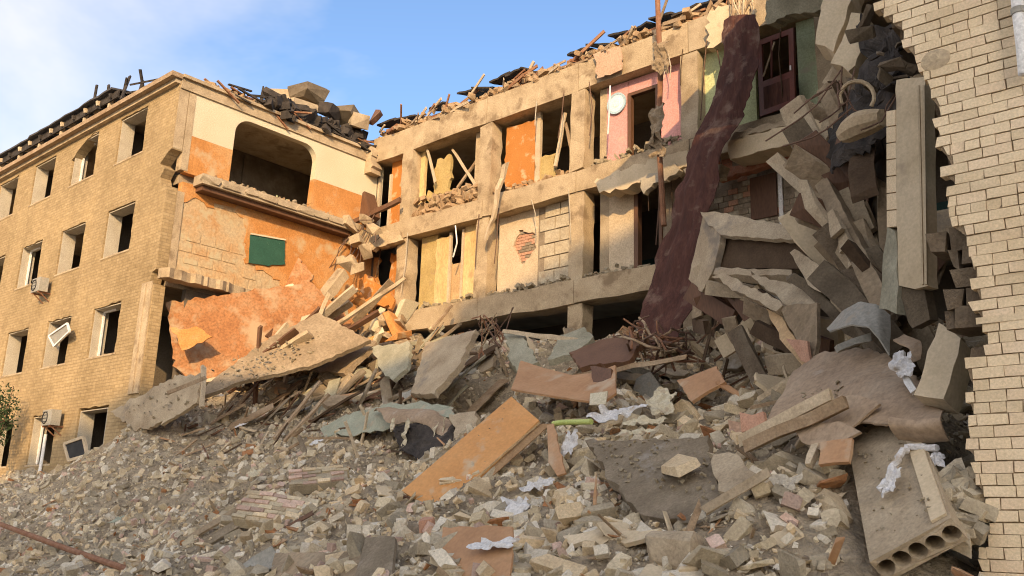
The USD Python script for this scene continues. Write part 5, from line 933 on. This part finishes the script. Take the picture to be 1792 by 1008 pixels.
def scatter(single_name, stuff_name, n, lo, hi, seed, shape, mats, slabel, cat, stufflabel, top=300):
    X, Y, Z, S, g_ = bulk(None, n, lo, hi, seed, None, None, None)
    S = S * np.clip(.74 + .42 * (X + 16) / 9, .74, 1.12); P = np.stack([X, Y, Z + S * .06], 1); u, v = proj(P); d = (P - EYE) @ CF; px = FPX * S / d; inside = (u > -10) & (u < 1800) & (v > 560) & (v < 1015)
    rank = np.argsort(-(px * inside)); big = rank[:top]; rest = rank[top:]
    for i in big:
        sv, sf = shape(S[i], seed * 131 + int(i)); R = rotm(g_)
        mt = mats[int(g_.integers(len(mats)))]; tone = {'rubble': 'tan', 'rubble_warm': 'warm tan', 'rubble_grey': 'grey', 'rubble_rosy': 'rosy', 'rubble_white': 'whitish', 'concrete_pale': 'pale', 'plaster_salmon': 'salmon', 'timber': 'brown', 'timber_pale': 'pale', 'veneer_dull': 'orange brown'}[mt]; zn = f'{look(S[i], lo, hi)} {tone} {slabel} {zone(u[i], v[i])}'; single(single_name, (sv @ R.T + P[i], sf), L[mt], zn, cat, zn)
    pi = UsdGeom.PointInstancer.Define(stage, '/World/' + numbered('/World', stuff_name)); setd(pi.GetPrim(), stufflabel, cat, None, 'stuff')
    tg = []
    for k in range(10):
        pth = str(pi.GetPath()) + '/prototypes/' + f'piece_{k:03d}'; usdkit.mesh(stage, pth, shape(1.0, seed * 17 + k), L[mats[k % len(mats)]]); tg.append(pth)
    pi.CreatePrototypesRel().SetTargets(tg)
    q = g_.normal(0, 1, (len(rest), 4)); q /= np.linalg.norm(q, axis=1, keepdims=True)
    pi.CreateProtoIndicesAttr(Vt.IntArray([int(x) for x in g_.integers(0, 10, len(rest))]))
    pi.CreatePositionsAttr(Vt.Vec3fArray.FromNumpy(P[rest].astype(np.float32))); pi.CreateScalesAttr(Vt.Vec3fArray.FromNumpy(np.repeat(S[rest][:, None], 3, 1).astype(np.float32)))
    pi.CreateOrientationsAttr(Vt.QuathArray([Gf.Quath(*map(float, r)) for r in q]))
scatter('broken_brick', 'brick_rubble', 9000, .08, .34, 21, lambda s, k: brickbit((s, s * .55, s * .42), k), ['rubble', 'rubble_warm', 'rubble_white', 'rubble', 'rubble_rosy', 'rubble_grey', 'rubble_white'], 'broken brick', 'brick', 'broken bricks covering the whole heap')
scatter('concrete_chunk', 'concrete_rubble', 11000, .05, .40, 22, lambda s, k: (chunk((s, s * .8, s * .5), k) if k % 3 else brickbit((s * 1.2, s * .7, s * .4), k)), ['rubble', 'rubble_grey', 'rubble_warm', 'rubble_white', 'rubble_grey'], 'concrete chunk', 'concrete chunk', 'concrete lumps covering the whole heap')
scatter('plaster_flake', 'plaster_flakes', 2200, .10, .5, 23, lambda s, k: chunk((s, s * .7, s * .14), k), ['rubble', 'concrete_pale', 'rubble_grey', 'plaster_salmon'], 'flat plaster flake', 'plaster flake', 'flat plaster flakes strewn over the heap', 220)
scatter('wood_splinter', 'wood_splinters', 420, .3, .9, 24, lambda s, k: chunk((s, s * .10, s * .06), k), ['timber', 'timber_pale', 'veneer_dull'], 'wood splinter', 'splinter', 'wood splinters strewn over the heap', 150)
scatter('rubble_pebble', 'rubble_grit', 45000, .025, .08, 25, lambda s, k: chunk((s, s * .85, s * .7), k, 9), ['rubble', 'rubble_grey', 'rubble_white', 'rubble_dark'], 'small masonry crumb', 'crumb', 'fine masonry crumbs between larger pieces', 0)

# ---------------------------------------------------------------- town blocks far behind the viewer, whose shade lies over the heap
def tower(w0, w1, q0, q1, h, label):
    a2 = np.array([sun_h[0], sun_h[1]]); p2 = np.array([-sun_h[1], sun_h[0]]); C = [a2 * q + p2 * w for q, w in ((q0, w0), (q0, w1), (q1, w1), (q1, w0))]
    c = np.mean(C, 0); t = Thing('apartment_block', label, 'building', (c[0], c[1], 0))
    def ring(z0, z1, k): v = np.array([[*(c + (x - c) * k), z] for z in (z0, z1) for x in C]); return v, BF.copy()
    t.part('wall', ring(0, h - .6, 1.0), L['city_block']); t.part('parapet', ring(h - .598, h, 1.015), L['concrete_pale'])
    nst = int(h / 3); 
    for i in range(nst):
        for j in range(7):
            f0 = (j + .3) / 7; f1 = (j + .7) / 7; A, B = lerp(C[0], C[1], f0), lerp(C[0], C[1], f1); o = -a2 * .03
            v = np.array([[*(A + o), i * 3 + 1], [*(B + o), i * 3 + 1], [*(B + a2 * .02), i * 3 + 1], [*(A + a2 * .02), i * 3 + 1], [*(A + o), i * 3 + 2.5], [*(B + o), i * 3 + 2.5], [*(B + a2 * .02), i * 3 + 2.5], [*(A + a2 * .02), i * 3 + 2.5]])
            t.part('window', (v, BF.copy()), L['sheet_metal'])
tower(-3.6, 10, 45, 58, 38.8, 'taller pale apartment block outside the picture behind the viewer')
tower(-18.5, -3.65, 46, 58, 34.8, 'lower pale apartment block outside the picture behind the viewer')
